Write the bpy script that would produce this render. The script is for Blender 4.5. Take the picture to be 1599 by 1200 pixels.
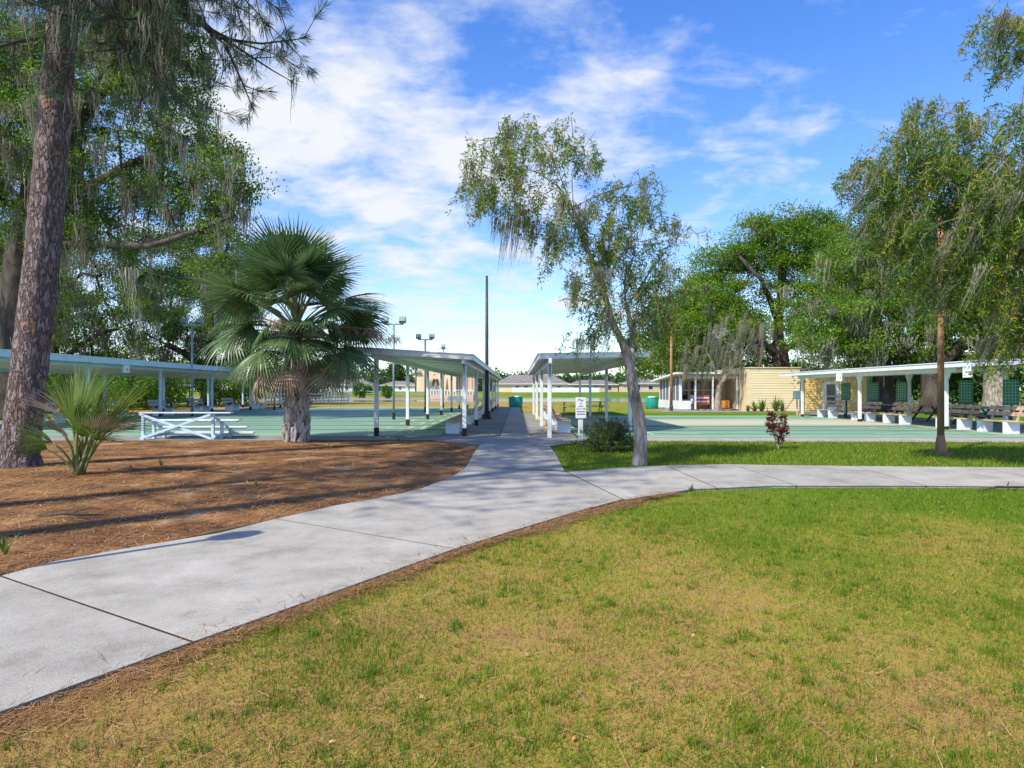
import bpy, math, random
import numpy as np
from mathutils import Vector, Matrix
R = math.radians
for o in list(bpy.data.objects): bpy.data.objects.remove(o)
scene = bpy.context.scene
C = scene.collection
random.seed(7); rng = np.random.default_rng(7)

# ------------------------------------------------------------------ camera
cam_d = bpy.data.cameras.new('camera'); cam = bpy.data.objects.new('camera', cam_d); C.objects.link(cam)
cam.location = (0, 0, 1.5); cam.rotation_euler = (R(90), 0, 0)
cam_d.sensor_width = 36; cam_d.lens = 22.51; cam_d.shift_x = -0.0053; cam_d.shift_y = 0.00625
cam_d.clip_start = 0.05; cam_d.clip_end = 6000
scene.camera = cam
# ------------------------------------------------------------------ sun and sky
SUN_EL = R(47); SH = Vector((0.72, 0.69, 0)).normalized()      # SH: direction in which shadows fall
sun_dir = Vector((-SH.x*math.cos(SUN_EL), -SH.y*math.cos(SUN_EL), math.sin(SUN_EL)))
sd = bpy.data.lights.new('sun', 'SUN'); sd.energy = 3.0; sd.angle = R(0.55); sd.color = (1.0, 0.91, 0.75)
sun = bpy.data.objects.new('sun', sd); C.objects.link(sun)
sun.rotation_euler = sun_dir.to_track_quat('Z', 'Y').to_euler()
w = bpy.data.worlds.new('World'); scene.world = w; w.use_nodes = True
nt = w.node_tree; nt.nodes.clear()
def N(t, tree=None, **kw):
    n = (tree or nt).nodes.new(t)
    for k, v in kw.items(): setattr(n, k, v)
    return n
def build_world():
    L = nt.links.new
    out = N('ShaderNodeOutputWorld'); mix = N('ShaderNodeMixShader')
    sky = N('ShaderNodeTexSky', sky_type='NISHITA', sun_disc=False)
    sky.sun_elevation = SUN_EL; sky.sun_rotation = math.atan2(sun_dir.x, sun_dir.y) % (2*math.pi)
    sky.altitude = 10; sky.air_density = 1.0; sky.dust_density = 0.4; sky.ozone_density = 2.6
    hsv = N('ShaderNodeHueSaturation'); hsv.inputs['Saturation'].default_value = 1.34; hsv.inputs['Hue'].default_value = 0.514; L(sky.outputs[0], hsv.inputs['Color'])
    bg = N('ShaderNodeBackground'); bg.inputs[1].default_value = 0.135; L(hsv.outputs[0], bg.inputs[0])
    cb = N('ShaderNodeBackground'); cb.inputs[1].default_value = 0.48
    tc = N('ShaderNodeTexCoord'); sep = N('ShaderNodeSeparateXYZ'); L(tc.outputs['Generated'], sep.inputs[0])
    def mth(op, a, b=None, c=None):
        n = N('ShaderNodeMath', operation=op)
        for i, v in enumerate((a, b, c)):
            if v is None: continue
            if isinstance(v, (int, float)): n.inputs[i].default_value = v
            else: L(v, n.inputs[i])
        return n.outputs[0]
    z = mth('MAXIMUM', sep.outputs[2], 0.0)
    zz = mth('ADD', z, 0.22)
    px = mth('DIVIDE', sep.outputs[0], zz); py = mth('DIVIDE', sep.outputs[1], zz)
    comb = N('ShaderNodeCombineXYZ'); L(px, comb.inputs[0]); L(py, comb.inputs[1])
    def noise(scale, detail, rough, dist=0.0, vec=None, sx=1, sy=1, off=0.0):
        mp = N('ShaderNodeMapping'); mp.inputs['Scale'].default_value = (sx, sy, 1); mp.inputs['Location'].default_value = (off, off*.7, 0)
        L(vec or comb.outputs[0], mp.inputs[0])
        n = N('ShaderNodeTexNoise'); n.inputs['Scale'].default_value = scale; n.inputs['Detail'].default_value = detail
        n.inputs['Roughness'].default_value = rough; n.inputs['Distortion'].default_value = dist
        L(mp.outputs[0], n.inputs['Vector']); return n.outputs['Fac']
    big = noise(0.9, 3, .5, .2, off=3.1); mid = noise(3.8, 10, .56, .25, sx=1.0, sy=1.1); fine = noise(15, 6, .6, .5, sx=.8, sy=1.5, off=1.7)
    # cloud banks where the photo has them: soft lobes around sky directions
    def lobe(dx, dz, r, amp, sx=1.0):
        v = Vector((dx, 1, dz)).normalized()
        ax = mth('SUBTRACT', sep.outputs[0], v.x); az = mth('SUBTRACT', sep.outputs[2], v.z); ay = mth('SUBTRACT', sep.outputs[1], v.y)
        d2 = mth('ADD', mth('ADD', mth('POWER', mth('MULTIPLY', ax, 1/sx), 2), mth('POWER', az, 2)), mth('MULTIPLY', mth('POWER', ay, 2), .5))
        return mth('MULTIPLY', mth('EXPONENT', mth('MULTIPLY', d2, -1/(r*r))), amp)
    cov = lobe(-.31, .43, .12, .33, 1.4)
    for a in ((-.11, .33, .08, .27, 1.7), (-.46, .50, .10, .20, 1.2), (-.25, .22, .18, .18, 2.4), (.28, .38, .09, .24, 2.4), (.05, .10, .16, .10, 2.8), (-.04, .56, .14, .10, 2.2), (.10, .47, .10, .08, 2.0)):
        cov = mth('ADD', cov, lobe(*a))
    cov = mth('SUBTRACT', cov, lobe(.70, .45, .30, .20, 1.2))
    dens = mth('ADD', mth('MULTIPLY', mid, 1.45), mth('MULTIPLY', fine, .34))
    dens = mth('ADD', dens, mth('MULTIPLY', big, .50))
    dens = mth('SUBTRACT', dens, .645)                      # mean about .5
    dens = mth('ADD', dens, cov)
    mr = N('ShaderNodeMapRange', interpolation_type='SMOOTHSTEP'); L(dens, mr.inputs[0])
    mr.inputs[1].default_value = .40; mr.inputs[2].default_value = 1.02; mr.inputs[3].default_value = 0; mr.inputs[4].default_value = .97
    # thicker cloud is a little greyer at its core
    cr = N('ShaderNodeValToRGB'); L(dens, cr.inputs[0])
    cr.color_ramp.elements[0].position = .6; cr.color_ramp.elements[0].color = (.78, .87, 1.0, 1)
    cr.color_ramp.elements[1].position = 1.0; cr.color_ramp.elements[1].color = (.93, .95, .98, 1)
    L(cr.outputs[0], cb.inputs[0])
    # thin veil of moisture low over the horizon
    veil = mth('MULTIPLY', mth('EXPONENT', mth('MULTIPLY', z, -5.0)), .50)
    fac = mth('MAXIMUM', mr.outputs[0], veil)
    L(fac, mix.inputs[0]); L(bg.outputs[0], mix.inputs[1]); L(cb.outputs[0], mix.inputs[2]); L(mix.outputs[0], out.inputs[0])
build_world()
scene.view_settings.view_transform = 'Standard'; scene.view_settings.look = 'None'
scene.view_settings.exposure = 1.06; scene.view_settings.gamma = 1
scene.view_settings.use_curve_mapping = False
scene.render.engine = 'CYCLES'
scene.render.resolution_x = 1024; scene.render.resolution_y = 768

# ------------------------------------------------------------------ layout: photo pixel + distance -> point in the place
def P(x, y, Y): return Vector(((x-808)*Y/1000, Y, 1.5-(y-610)*Y/1000))
def G(x, y): k = y-610; return ((x-808)/k*1.5, 1500/k)

# ------------------------------------------------------------------ materials
def srgb(r, g, b): return tuple(((c/255+.055)/1.055)**2.4 if c > 10 else c/255/12.92 for c in (r, g, b))
def pmat(name, cols, scale=4, detail=6, rough=.8, bump=0, bscale=None, stretch=(1, 1, 1), coord='pos', spec=.3, metal=0, nrough=.6, stops=None, bdist=.02, second=None):
    m = bpy.data.materials.new(name); m.use_nodes = True; t = m.node_tree; L = t.links.new
    b = t.nodes['Principled BSDF']; b.inputs['Roughness'].default_value = rough; b.inputs['Metallic'].default_value = metal
    b.inputs['Specular IOR Level'].default_value = spec
    if coord == 'pos': v = N('ShaderNodeNewGeometry', t).outputs['Position']
    else: v = N('ShaderNodeTexCoord', t).outputs['Object']
    mp = N('ShaderNodeMapping', t); mp.inputs['Scale'].default_value = stretch; L(v, mp.inputs[0])
    n = N('ShaderNodeTexNoise', t); n.inputs['Scale'].default_value = scale; n.inputs['Detail'].default_value = detail; n.inputs['Roughness'].default_value = nrough
    L(mp.outputs[0], n.inputs['Vector'])
    cr = N('ShaderNodeValToRGB', t); L(n.outputs['Fac'], cr.inputs[0]); els = cr.color_ramp.elements
    k = len(cols); stops = stops or [.32+.36*i/max(1, k-1) for i in range(k)]
    els[0].position = stops[0]; els[0].color = (*cols[0], 1)
    if k == 1: els.remove(els[1])
    else:
        els[1].position = stops[-1]; els[1].color = (*cols[-1], 1)
        for i in range(1, k-1): e = els.new(stops[i]); e.color = (*cols[i], 1)
    col = cr.outputs[0]
    if second:                                      # (scale, amount): fine value variation
        n2 = N('ShaderNodeTexNoise', t); n2.inputs['Scale'].default_value = second[0]; n2.inputs['Detail'].default_value = 4; L(v, n2.inputs['Vector'])
        mr = N('ShaderNodeMapRange', t); L(n2.outputs['Fac'], mr.inputs[0]); mr.inputs[1].default_value = .25; mr.inputs[2].default_value = .75
        mr.inputs[3].default_value = 1-second[1]; mr.inputs[4].default_value = 1+second[1]
        vm = N('ShaderNodeVectorMath', t, operation='SCALE'); L(col, vm.inputs[0]); L(mr.outputs[0], vm.inputs['Scale']); col = vm.outputs[0]
    if name in ('path_concrete', 'apron_concrete'):
        oi = N('ShaderNodeObjectInfo', t); mo = N('ShaderNodeMapRange', t); L(oi.outputs['Random'], mo.inputs[0]); mo.inputs[3].default_value = .90; mo.inputs[4].default_value = 1.06
        vo = N('ShaderNodeVectorMath', t, operation='SCALE'); L(col, vo.inputs[0]); L(mo.outputs[0], vo.inputs['Scale']); col = vo.outputs[0]
    L(col, b.inputs['Base Color'])
    if bump:
        n3 = N('ShaderNodeTexNoise', t); n3.inputs['Scale'].default_value = bscale or scale*4; n3.inputs['Detail'].default_value = 5; L(mp.outputs[0], n3.inputs['Vector'])
        bp = N('ShaderNodeBump', t); bp.inputs['Strength'].default_value = bump; bp.inputs['Distance'].default_value = bdist
        L(n3.outputs['Fac'], bp.inputs['Height']); L(bp.outputs[0], b.inputs['Normal'])
    return m
def leafmat(name, cols, trans=.35, rough=.5, spec=.25):
    """per-leaf colour from the 'tint' attribute"""
    m = bpy.data.materials.new(name); m.use_nodes = True; t = m.node_tree; L = t.links.new
    b = t.nodes['Principled BSDF']; b.inputs['Roughness'].default_value = rough; b.inputs['Specular IOR Level'].default_value = spec
    a = N('ShaderNodeAttribute', t); a.attribute_name = 'tint'
    cr = N('ShaderNodeValToRGB', t); L(a.outputs['Fac'], cr.inputs[0]); els = cr.color_ramp.elements; k = len(cols)
    els[0].position = 0; els[0].color = (*cols[0], 1); els[1].position = 1; els[1].color = (*cols[-1], 1)
    for i in range(1, k-1): e = els.new(i/(k-1)); e.color = (*cols[i], 1)
    L(cr.outputs[0], b.inputs['Base Color'])
    if trans:
        tr = N('ShaderNodeBsdfTranslucent', t); L(cr.outputs[0], tr.inputs[0])
        mx = N('ShaderNodeMixShader', t); mx.inputs[0].default_value = trans
        L(b.outputs[0], mx.inputs[1]); L(tr.outputs[0], mx.inputs[2]); L(mx.outputs[0], t.nodes['Material Output'].inputs[0])
    return m
M = {}
M['white'] = pmat('white_paint', [(.62, .66, .68), (.76, .79, .80)], 3, rough=.45, spec=.4, coord='obj')
M['bluewhite'] = pmat('pale_blue_paint', [(.42, .58, .68), (.52, .68, .76)], 3, rough=.5, coord='obj')
M['soffit'] = pmat('pale_green_soffit', [(.55, .60, .54), (.66, .70, .63)], 1.5, rough=.5, coord='obj')
M['black'] = pmat('black_rubber', [(.015, .016, .018), (.03, .03, .032)], 8, rough=.7)
M['dark'] = pmat('dark_metal', [(.03, .035, .04), (.06, .065, .07)], 6, rough=.5, coord='obj')
M['steel'] = pmat('blue_grey_steel', [(.16, .23, .26), (.24, .32, .35)], 3, rough=.45, coord='obj')
M['rust'] = pmat('rusty_brown_pole', [(.15, .11, .085), (.30, .17, .10), (.46, .20, .09)], 1.5, stretch=(4, 4, .7), rough=.8, bump=.3, coord='obj')
M['concrete'] = pmat('path_concrete', [(.21, .198, .172), (.335, .318, .277), (.42, .398, .35)], 1.6, 9, rough=.92, bump=.25, bscale=60, second=(120, .32), spec=.15, bdist=.006, stops=[.27, .48, .68], nrough=.72)
M['apron'] = pmat('apron_concrete', [(.19, .185, .175), (.30, .285, .26)], .7, 8, rough=.9, second=(40, .12), spec=.15)
M['joint'] = pmat('joint_soil', [(.02, .017, .014), (.05, .04, .03)], 6, rough=1)
M['block'] = pmat('concrete_block_paint', [(.55, .64, .70), (.72, .77, .80)], 5, rough=.8, bump=.2, bscale=30, coord='obj')
M['wood'] = pmat('weathered_wood', [(.30, .20, .15), (.47, .33, .25), (.56, .43, .34)], 5, stretch=(1, 1, 1), rough=.85, bump=.2, coord='obj', second=(25, .2))
M['woodgrey'] = pmat('grey_bench_wood', [(.34, .32, .30), (.50, .47, .44)], 5, rough=.85, coord='obj')
M['court'] = pmat('court_green', [(.15, .29, .17), (.25, .41, .25), (.36, .48, .32)], .55, 8, rough=.7, stretch=(.12, 1.1, 1), second=(9, .1), stops=[.3, .5, .68])
M['lane'] = pmat('lane_teal', [(.055, .19, .115), (.13, .29, .175), (.29, .42, .26)], .6, 8, rough=.6, stretch=(.10, 1.6, 1), stops=[.3, .5, .72], second=(7, .12))
M['gutter'] = pmat('gutter_grey', [(.03, .06, .06), (.10, .15, .13)], 1, rough=.9, stretch=(.3, 2, 1))
M['line'] = pmat('court_line_paint', [(.42, .55, .44), (.72, .78, .68)], 1.2, rough=.7)
M['tan'] = pmat('worn_tan_court', [(.36, .34, .23), (.50, .44, .31), (.34, .42, .29)], .8, 8, rough=.9, stretch=(.15, 1.4, 1))
M['water'] = pmat('pond_water', [(.06, .09, .11), (.10, .14, .16)], .1, rough=.08, spec=.5)
M['mud'] = pmat('mud_bank', [(.20, .17, .15), (.32, .29, .25)], .3, rough=1, stretch=(.2, 1, 1))
M['yellowpale'] = pmat('pale_yellow_siding', [(.66, .55, .33), (.74, .63, .41)], 1.2, rough=.6, coord='obj', stretch=(.5, .5, 2))
M['yellow'] = pmat('yellow_siding', [(.66, .46, .15), (.74, .54, .21)], 1.2, rough=.6, coord='obj', stretch=(.5, .5, 2))
M['glass'] = pmat('dark_window_glass', [(.02, .025, .03), (.05, .06, .065)], 1, rough=.06, spec=.6)
M['screen'] = pmat('screen_mesh', [(.10, .12, .15), (.17, .19, .22)], 2, rough=.8)
M['greenbin'] = pmat('green_plastic', [(.01, .24, .19), (.02, .32, .25)], 3, rough=.4, coord='obj')
M['board'] = pmat('scoreboard_green', [(.02, .12, .07), (.035, .17, .10)], 3, rough=.6, coord='obj')
M['orange'] = pmat('orange_wood', [(.62, .20, .03), (.78, .32, .05)], 4, rough=.5, coord='obj', second=(15, .2))
M['red'] = pmat('red_paint', [(.42, .07, .05), (.5, .1, .07)], 4, rough=.6)
M['blue'] = pmat('blue_paint', [(.03, .07, .22), (.05, .10, .28)], 4, rough=.6)
M['yellowpaint'] = pmat('yellow_paint_worn', [(.62, .43, .06), (.72, .55, .15), (.4, .3, .2)], 6, rough=.8, coord='obj')
M['cream'] = pmat('cream_stucco', [(.66, .52, .36), (.74, .60, .43)], .3, rough=.9)
M['pink'] = pmat('pink_stucco', [(.60, .40, .30), (.68, .48, .37)], .3, rough=.9)
M['housewhite'] = pmat('house_white', [(.68, .68, .66), (.78, .78, .76)], .4, rough=.8)
M['shingle'] = pmat('grey_shingle', [(.15, .14, .14), (.24, .22, .21)], 1.2, rough=.95, second=(3, .15))
M['brown'] = pmat('brown_emblem', [(.16, .07, .03), (.26, .12, .05)], 1, rough=.7)
M['ink'] = pmat('sign_ink', [(.02, .02, .025)], 1, rough=.7)
M['pinebark'] = None
M['oakbark'] = pmat('oak_bark', [(.03, .025, .022), (.065, .055, .045), (.12, .10, .085)], 3, 8, rough=.95, bump=.6, stretch=(1, 1, .35), bdist=.05)
M['bottlebark'] = pmat('pale_bark', [(.09, .07, .05), (.27, .23, .185), (.45, .42, .375)], 9, 9, rough=.95, bump=.9, bscale=14, stretch=(1.3, 1.3, .35), bdist=.04)
M['twig'] = pmat('pale_twig', [(.24, .20, .16), (.40, .36, .30)], 3, rough=.9)
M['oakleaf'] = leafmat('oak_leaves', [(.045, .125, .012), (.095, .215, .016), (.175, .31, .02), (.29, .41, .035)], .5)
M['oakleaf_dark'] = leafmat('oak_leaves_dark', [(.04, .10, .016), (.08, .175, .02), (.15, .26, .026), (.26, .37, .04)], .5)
M['shrubleaf'] = leafmat('shrub_leaves', [(.05, .12, .015), (.10, .22, .02), (.18, .32, .04)], .4)
M['bottleleaf'] = leafmat('bottlebrush_leaves', [(.05, .15, .035), (.12, .235, .03), (.22, .32, .03), (.36, .35, .035), (.40, .20, .05)], .5)
M['moss'] = leafmat('spanish_moss', [(.16, .16, .115), (.25, .24, .18), (.36, .34, .265)], .3, rough=.95, spec=.05)
M['needle'] = leafmat('pine_needles', [(.025, .06, .03), (.045, .10, .04), (.08, .14, .05)], .2)
M['palmleaf'] = leafmat('palm_leaf', [(.05, .12, .045), (.10, .185, .065), (.21, .29, .11)], .28, rough=.38, spec=.45)
M['palmyoung'] = leafmat('young_palm_leaf', [(.06, .14, .03), (.12, .21, .035), (.26, .30, .06)], .4, rough=.45, spec=.4)
M['palmdead'] = leafmat('dead_palm_leaf', [(.28, .19, .11), (.38, .29, .20), (.42, .36, .30)], .2, rough=.9)
M['petiole'] = pmat('petiole', [(.13, .17, .05), (.24, .22, .09)], 3, rough=.5)
M['boot'] = pmat('palm_boot', [(.22, .19, .16), (.40, .37, .34), (.52, .49, .46)], 5, rough=.95, bump=.4, stretch=(1, 1, .4))
M['boottrunk'] = pmat('palm_trunk', [(.05, .04, .03), (.12, .09, .07)], 8, rough=1)
M['croton'] = leafmat('croton_leaves', [(.06, .012, .02), (.16, .03, .025), (.22, .07, .03), (.10, .09, .02)], .25, rough=.35)
M['bushleaf'] = leafmat('oleander_leaves', [(.02, .055, .018), (.05, .10, .02), (.13, .17, .03), (.22, .20, .12)], .25)
M['strap'] = leafmat('strap_leaves', [(.05, .13, .02), (.12, .22, .04), (.26, .30, .06)], .3)
M['grass'] = leafmat('grass_blades', [(.07, .17, .012), (.15, .25, .018), (.27, .29, .03), (.42, .29, .08), (.50, .34, .13)], .35, rough=.6, spec=.15)
M['straw'] = leafmat('pine_straw', [(.10, .05, .03), (.25, .12, .05), (.42, .22, .09), (.55, .38, .22)], .1, rough=.7, spec=.15)
M['farleaf'] = leafmat('far_trees', [(.03, .075, .025), (.06, .12, .03), (.10, .17, .04)], .3)
def bark_plates():
    m = pmat('pine_bark', [(.10, .07, .065), (.20, .14, .12), (.30, .20, .16)], 4, 8, rough=.95, stretch=(1, 1, .45), coord='obj'); t = m.node_tree; L = t.links.new
    b = t.nodes['Principled BSDF']; tc = N('ShaderNodeTexCoord', t); mp = N('ShaderNodeMapping', t); mp.inputs['Scale'].default_value = (1, 1, .34); L(tc.outputs['Object'], mp.inputs[0])
    nz = N('ShaderNodeTexNoise', t); nz.inputs['Scale'].default_value = 9; nz.inputs['Detail'].default_value = 3; L(mp.outputs[0], nz.inputs[0])
    mix = N('ShaderNodeMix', t, data_type='VECTOR'); mix.inputs[0].default_value = .24; L(mp.outputs[0], mix.inputs[4]); L(nz.outputs['Color'], mix.inputs[5])
    v = N('ShaderNodeTexVoronoi', t, feature='DISTANCE_TO_EDGE'); v.inputs['Scale'].default_value = 13; L(mix.outputs[1], v.inputs['Vector'])
    v2 = N('ShaderNodeTexVoronoi', t); v2.inputs['Scale'].default_value = 13; L(mix.outputs[1], v2.inputs['Vector'])
    mr = N('ShaderNodeMapRange', t); L(v.outputs['Distance'], mr.inputs[0]); mr.inputs[2].default_value = .20
    cr = N('ShaderNodeValToRGB', t); L(v2.outputs['Color'], cr.inputs[0]); e = cr.color_ramp.elements
    e[0].color = (.17, .135, .14, 1); e[1].color = (.30, .16, .10, 1); k = e.new(.5); k.color = (.27, .23, .235, 1); k = e.new(.8); k.color = (.21, .155, .145, 1)
    mx = N('ShaderNodeMix', t, data_type='RGBA'); L(mr.outputs[0], mx.inputs[0]); mx.inputs[6].default_value = (.10, .072, .062, 1); L(cr.outputs[0], mx.inputs[7])
    n4 = N('ShaderNodeTexNoise', t); n4.inputs['Scale'].default_value = 26; n4.inputs['Detail'].default_value = 6; L(mp.outputs[0], n4.inputs[0])
    m4 = N('ShaderNodeMapRange', t); L(n4.outputs[0], m4.inputs[0]); m4.inputs[1].default_value = .3; m4.inputs[2].default_value = .7; m4.inputs[3].default_value = .6; m4.inputs[4].default_value = 1.35
    sc = N('ShaderNodeVectorMath', t, operation='SCALE'); L(mx.outputs[2], sc.inputs[0]); L(m4.outputs[0], sc.inputs['Scale']); L(sc.outputs[0], b.inputs['Base Color'])
    ad = N('ShaderNodeMath', t, operation='ADD'); L(mr.outputs[0], ad.inputs[0]); L(n4.outputs[0], ad.inputs[1])
    bp = N('ShaderNodeBump', t); bp.inputs['Strength'].default_value = .9; bp.inputs['Distance'].default_value = .04; L(ad.outputs[0], bp.inputs['Height']); L(bp.outputs[0], b.inputs['Normal'])
    return m
M['pinebark'] = bark_plates()
def ground_mat():
    """one lawn/field material: green and straw patches, drier toward the near left, tan out in the field"""
    m = bpy.data.materials.new('lawn_ground'); m.use_nodes = True; t = m.node_tree; L = t.links.new
    b = t.nodes['Principled BSDF']; b.inputs['Roughness'].default_value = 1; b.inputs['Specular IOR Level'].default_value = .05
    g = N('ShaderNodeNewGeometry', t); sep = N('ShaderNodeSeparateXYZ', t); L(g.outputs['Position'], sep.inputs[0])
    def nz(s, d=6, r=.6):
        n = N('ShaderNodeTexNoise', t); n.inputs['Scale'].default_value = s; n.inputs['Detail'].default_value = d; n.inputs['Roughness'].default_value = r
        L(g.outputs['Position'], n.inputs[0]); return n.outputs['Fac']
    def mm(op, a, c):
        n = N('ShaderNodeMath', t, operation=op)
        for i, v in enumerate((a, c)):
            if isinstance(v, (int, float)): n.inputs[i].default_value = v
            else: L(v, n.inputs[i])
        return n.outputs[0]
    def mrange(v, a, c, lo, hi):
        n = N('ShaderNodeMapRange', t, interpolation_type='SMOOTHSTEP'); L(v, n.inputs[0])
        for i, q in enumerate((a, c, lo, hi)): n.inputs[i+1].default_value = q
        return n.outputs[0]
    f = mm('ADD', mm('MULTIPLY', nz(.55, 4), .9), mm('MULTIPLY', nz(6, 6, .7), .7))
    f = mm('ADD', f, mm('MULTIPLY', nz(45, 4, .75), .75))                    # mean about 1.05
    f = mm('ADD', f, mrange(sep.outputs[0], -2, 7, -.03, .15))
    f = mm('ADD', f, mrange(sep.outputs[1], 3, 13, -.05, .30))
    f = mm('SUBTRACT', f, mrange(sep.outputs[1], 38, 46, 0, .30))
    f = mm('ADD', f, mrange(sep.outputs[1], 130, 140, 0, .22))
    cr = N('ShaderNodeValToRGB', t); L(mrange(f, .72, 1.72, 0, 1), cr.inputs[0]); e = cr.color_ramp.elements
    e[0].position = 0; e[0].color = (.17, .10, .045, 1); e[1].position = 1; e[1].color = (.08, .18, .010, 1)
    for p, c in ((.22, (.35, .215, .08)), (.40, (.36, .265, .065)), (.56, (.26, .245, .035)), (.78, (.135, .21, .016))): k = e.new(p); k.color = (*c, 1)
    vs = N('ShaderNodeVectorMath', t, operation='SCALE'); L(cr.outputs[0], vs.inputs[0]); L(mrange(nz(170, 5, .8), .36, .64, .45, 1.45), vs.inputs['Scale']); L(vs.outputs[0], b.inputs['Base Color'])
    bp = N('ShaderNodeBump', t); bp.inputs['Strength'].default_value = .5; bp.inputs['Distance'].default_value = .03; L(nz(90, 3, .7), bp.inputs['Height']); L(bp.outputs[0], b.inputs['Normal'])
    return m
M['ground'] = ground_mat()
M['mulch'] = pmat('pine_straw_bed', [(.06, .038, .026), (.16, .085, .043), (.31, .165, .066), (.47, .38, .29)], 1.1, 10, rough=1, bump=.6, bscale=40, second=(45, .4), stops=[.34, .46, .57, .70], nrough=.72, spec=.05)

# ------------------------------------------------------------------ mesh helpers
def np_mesh(name, V, F, mat, tint=None, smooth=False):
    me = bpy.data.meshes.new(name); V = np.asarray(V, dtype=np.float32); F = np.asarray(F, dtype=np.int32); k = F.shape[1]
    me.vertices.add(len(V)); me.vertices.foreach_set('co', V.ravel())
    me.loops.add(F.size); me.loops.foreach_set('vertex_index', F.ravel())
    me.polygons.add(len(F)); me.polygons.foreach_set('loop_start', np.arange(0, F.size, k, dtype=np.int32))
    if smooth: me.polygons.foreach_set('use_smooth', np.ones(len(F), dtype=bool))
    if tint is not None:
        a = me.attributes.new('tint', 'FLOAT', 'POINT'); a.data.foreach_set('value', np.asarray(tint, dtype=np.float32))
    me.update(calc_edges=True); me.materials.append(mat); return me
def link(name, me, parent=None, loc=None, rot=None, scale=None):
    o = bpy.data.objects.new(name, me); C.objects.link(o)
    if parent: o.parent = parent
    if loc is not None: o.location = loc
    if rot is not None: o.rotation_euler = rot
    if scale is not None: o.scale = scale
    return o
def tag(o, label=None, cat=None, group=None, kind=None):
    for k, v in (('label', label), ('category', cat), ('group', group), ('kind', kind)):
        if v: o[k] = v
    return o
def thing(name, label, cat, loc=(0, 0, 0), rz=0, group=None):
    return tag(link(name, None, None, loc, (0, 0, rz)), label, cat, group)
class MB:
    def __init__(s): s.v = []; s.f = []
    def poly(s, pts): n = len(s.v); s.v += [tuple(p) for p in pts]; s.f.append(tuple(range(n, n+len(pts)))); return s
    def box(s, c, d, rz=0, rx=0, ry=0):
        m = Matrix.Translation(c) @ Matrix.Rotation(rz, 4, 'Z') @ Matrix.Rotation(ry, 4, 'Y') @ Matrix.Rotation(rx, 4, 'X'); n = len(s.v)
        b = min(.012, min(d)*.18)                              # chamfered long edges
        X, Y, Z = (q/2 for q in d)
        ring = [(-X+b, -Y), (X-b, -Y), (X, -Y+b), (X, Y-b), (X-b, Y), (-X+b, Y), (-X, Y-b), (-X, -Y+b)]
        for z in (-Z, Z):
            for (x, y) in ring: s.v.append(tuple(m @ Vector((x, y, z))))
        for i in range(8): j = (i+1) % 8; s.f.append((n+i, n+j, n+8+j, n+8+i))
        s.f.append(tuple(n+7-i for i in range(8))); s.f.append(tuple(n+8+i for i in range(8))); return s
    def beam(s, p, q, wd, ht):
        p, q = Vector(p), Vector(q); d = q-p; l = d.length; d.normalize(); up = Vector((0, 0, 1)) if abs(d.z) < .95 else Vector((0, 1, 0))
        a = d.cross(up).normalized(); u = a.cross(d).normalized(); n = len(s.v)
        for e in (p, q):
            for i, j in ((-1, -1), (1, -1), (1, 1), (-1, 1)): s.v.append(tuple(e+a*(i*wd/2)+u*(j*ht/2)))
        for i in range(4): j = (i+1) % 4; s.f.append((n+i, n+j, n+4+j, n+4+i))
        s.f.append((n+3, n+2, n+1, n)); s.f.append((n+4, n+5, n+6, n+7)); return s
    def tube(s, pts, rad, k=8):
        pts = [Vector(p) for p in pts]; n0 = len(s.v)
        for i, p in enumerate(pts):
            d = (pts[min(i+1, len(pts)-1)]-pts[max(i-1, 0)]).normalized(); up = Vector((0, 0, 1)) if abs(d.z) < .9 else Vector((0, 1, 0))
            a = d.cross(up).normalized(); u = d.cross(a); r = rad[i] if hasattr(rad, '__len__') else rad
            for j in range(k): t = 2*math.pi*j/k; s.v.append(tuple(p+a*(r*math.cos(t))+u*(r*math.sin(t))))
        for i in range(len(pts)-1):
            for j in range(k): b = n0+i*k; s.f.append((b+j, b+(j+1) % k, b+k+(j+1) % k, b+k+j))
        s.f.append(tuple(n0+k-1-j for j in range(k))); b = n0+(len(pts)-1)*k; s.f.append(tuple(b+j for j in range(k))); return s
    def prism(s, pts, z0, z1):
        n = len(s.v); k = len(pts)
        for z in (z0, z1): s.v += [(p[0], p[1], z) for p in pts]
        for i in range(k): j = (i+1) % k; s.f.append((n+i, n+j, n+k+j, n+k+i))
        s.f.append(tuple(n+k+i for i in range(k))); s.f.append(tuple(n+k-1-i for i in range(k))); return s
    def mesh(s, name, mat, smooth=False):
        me = bpy.data.meshes.new(name); me.from_pydata(s.v, [], s.f); me.materials.append(mat)
        if smooth: me.polygons.foreach_set('use_smooth', [True]*len(me.polygons))
        me.update(); return me
    def build(s, name, mat, parent=None, loc=None, rot=None, smooth=False): return link(name, s.mesh(name, mat, smooth), parent, loc, rot)
def ccw(pts):
    a = sum(pts[i][0]*pts[(i+1) % len(pts)][1]-pts[(i+1) % len(pts)][0]*pts[i][1] for i in range(len(pts)))
    return pts if a > 0 else pts[::-1]
def text_part(s, size, mat, parent, loc, rot, name='lettering'):
    cu = bpy.data.curves.new('t', 'FONT'); cu.body = s; cu.size = size; cu.align_x = 'CENTER'; cu.align_y = 'CENTER'; cu.extrude = .001
    o = bpy.data.objects.new('t', cu); C.objects.link(o); dg = bpy.context.evaluated_depsgraph_get()
    me = bpy.data.meshes.new_from_object(o.evaluated_get(dg)); bpy.data.objects.remove(o); me.materials.clear(); me.materials.append(mat)
    return link(name, me, parent, loc, rot)

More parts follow.
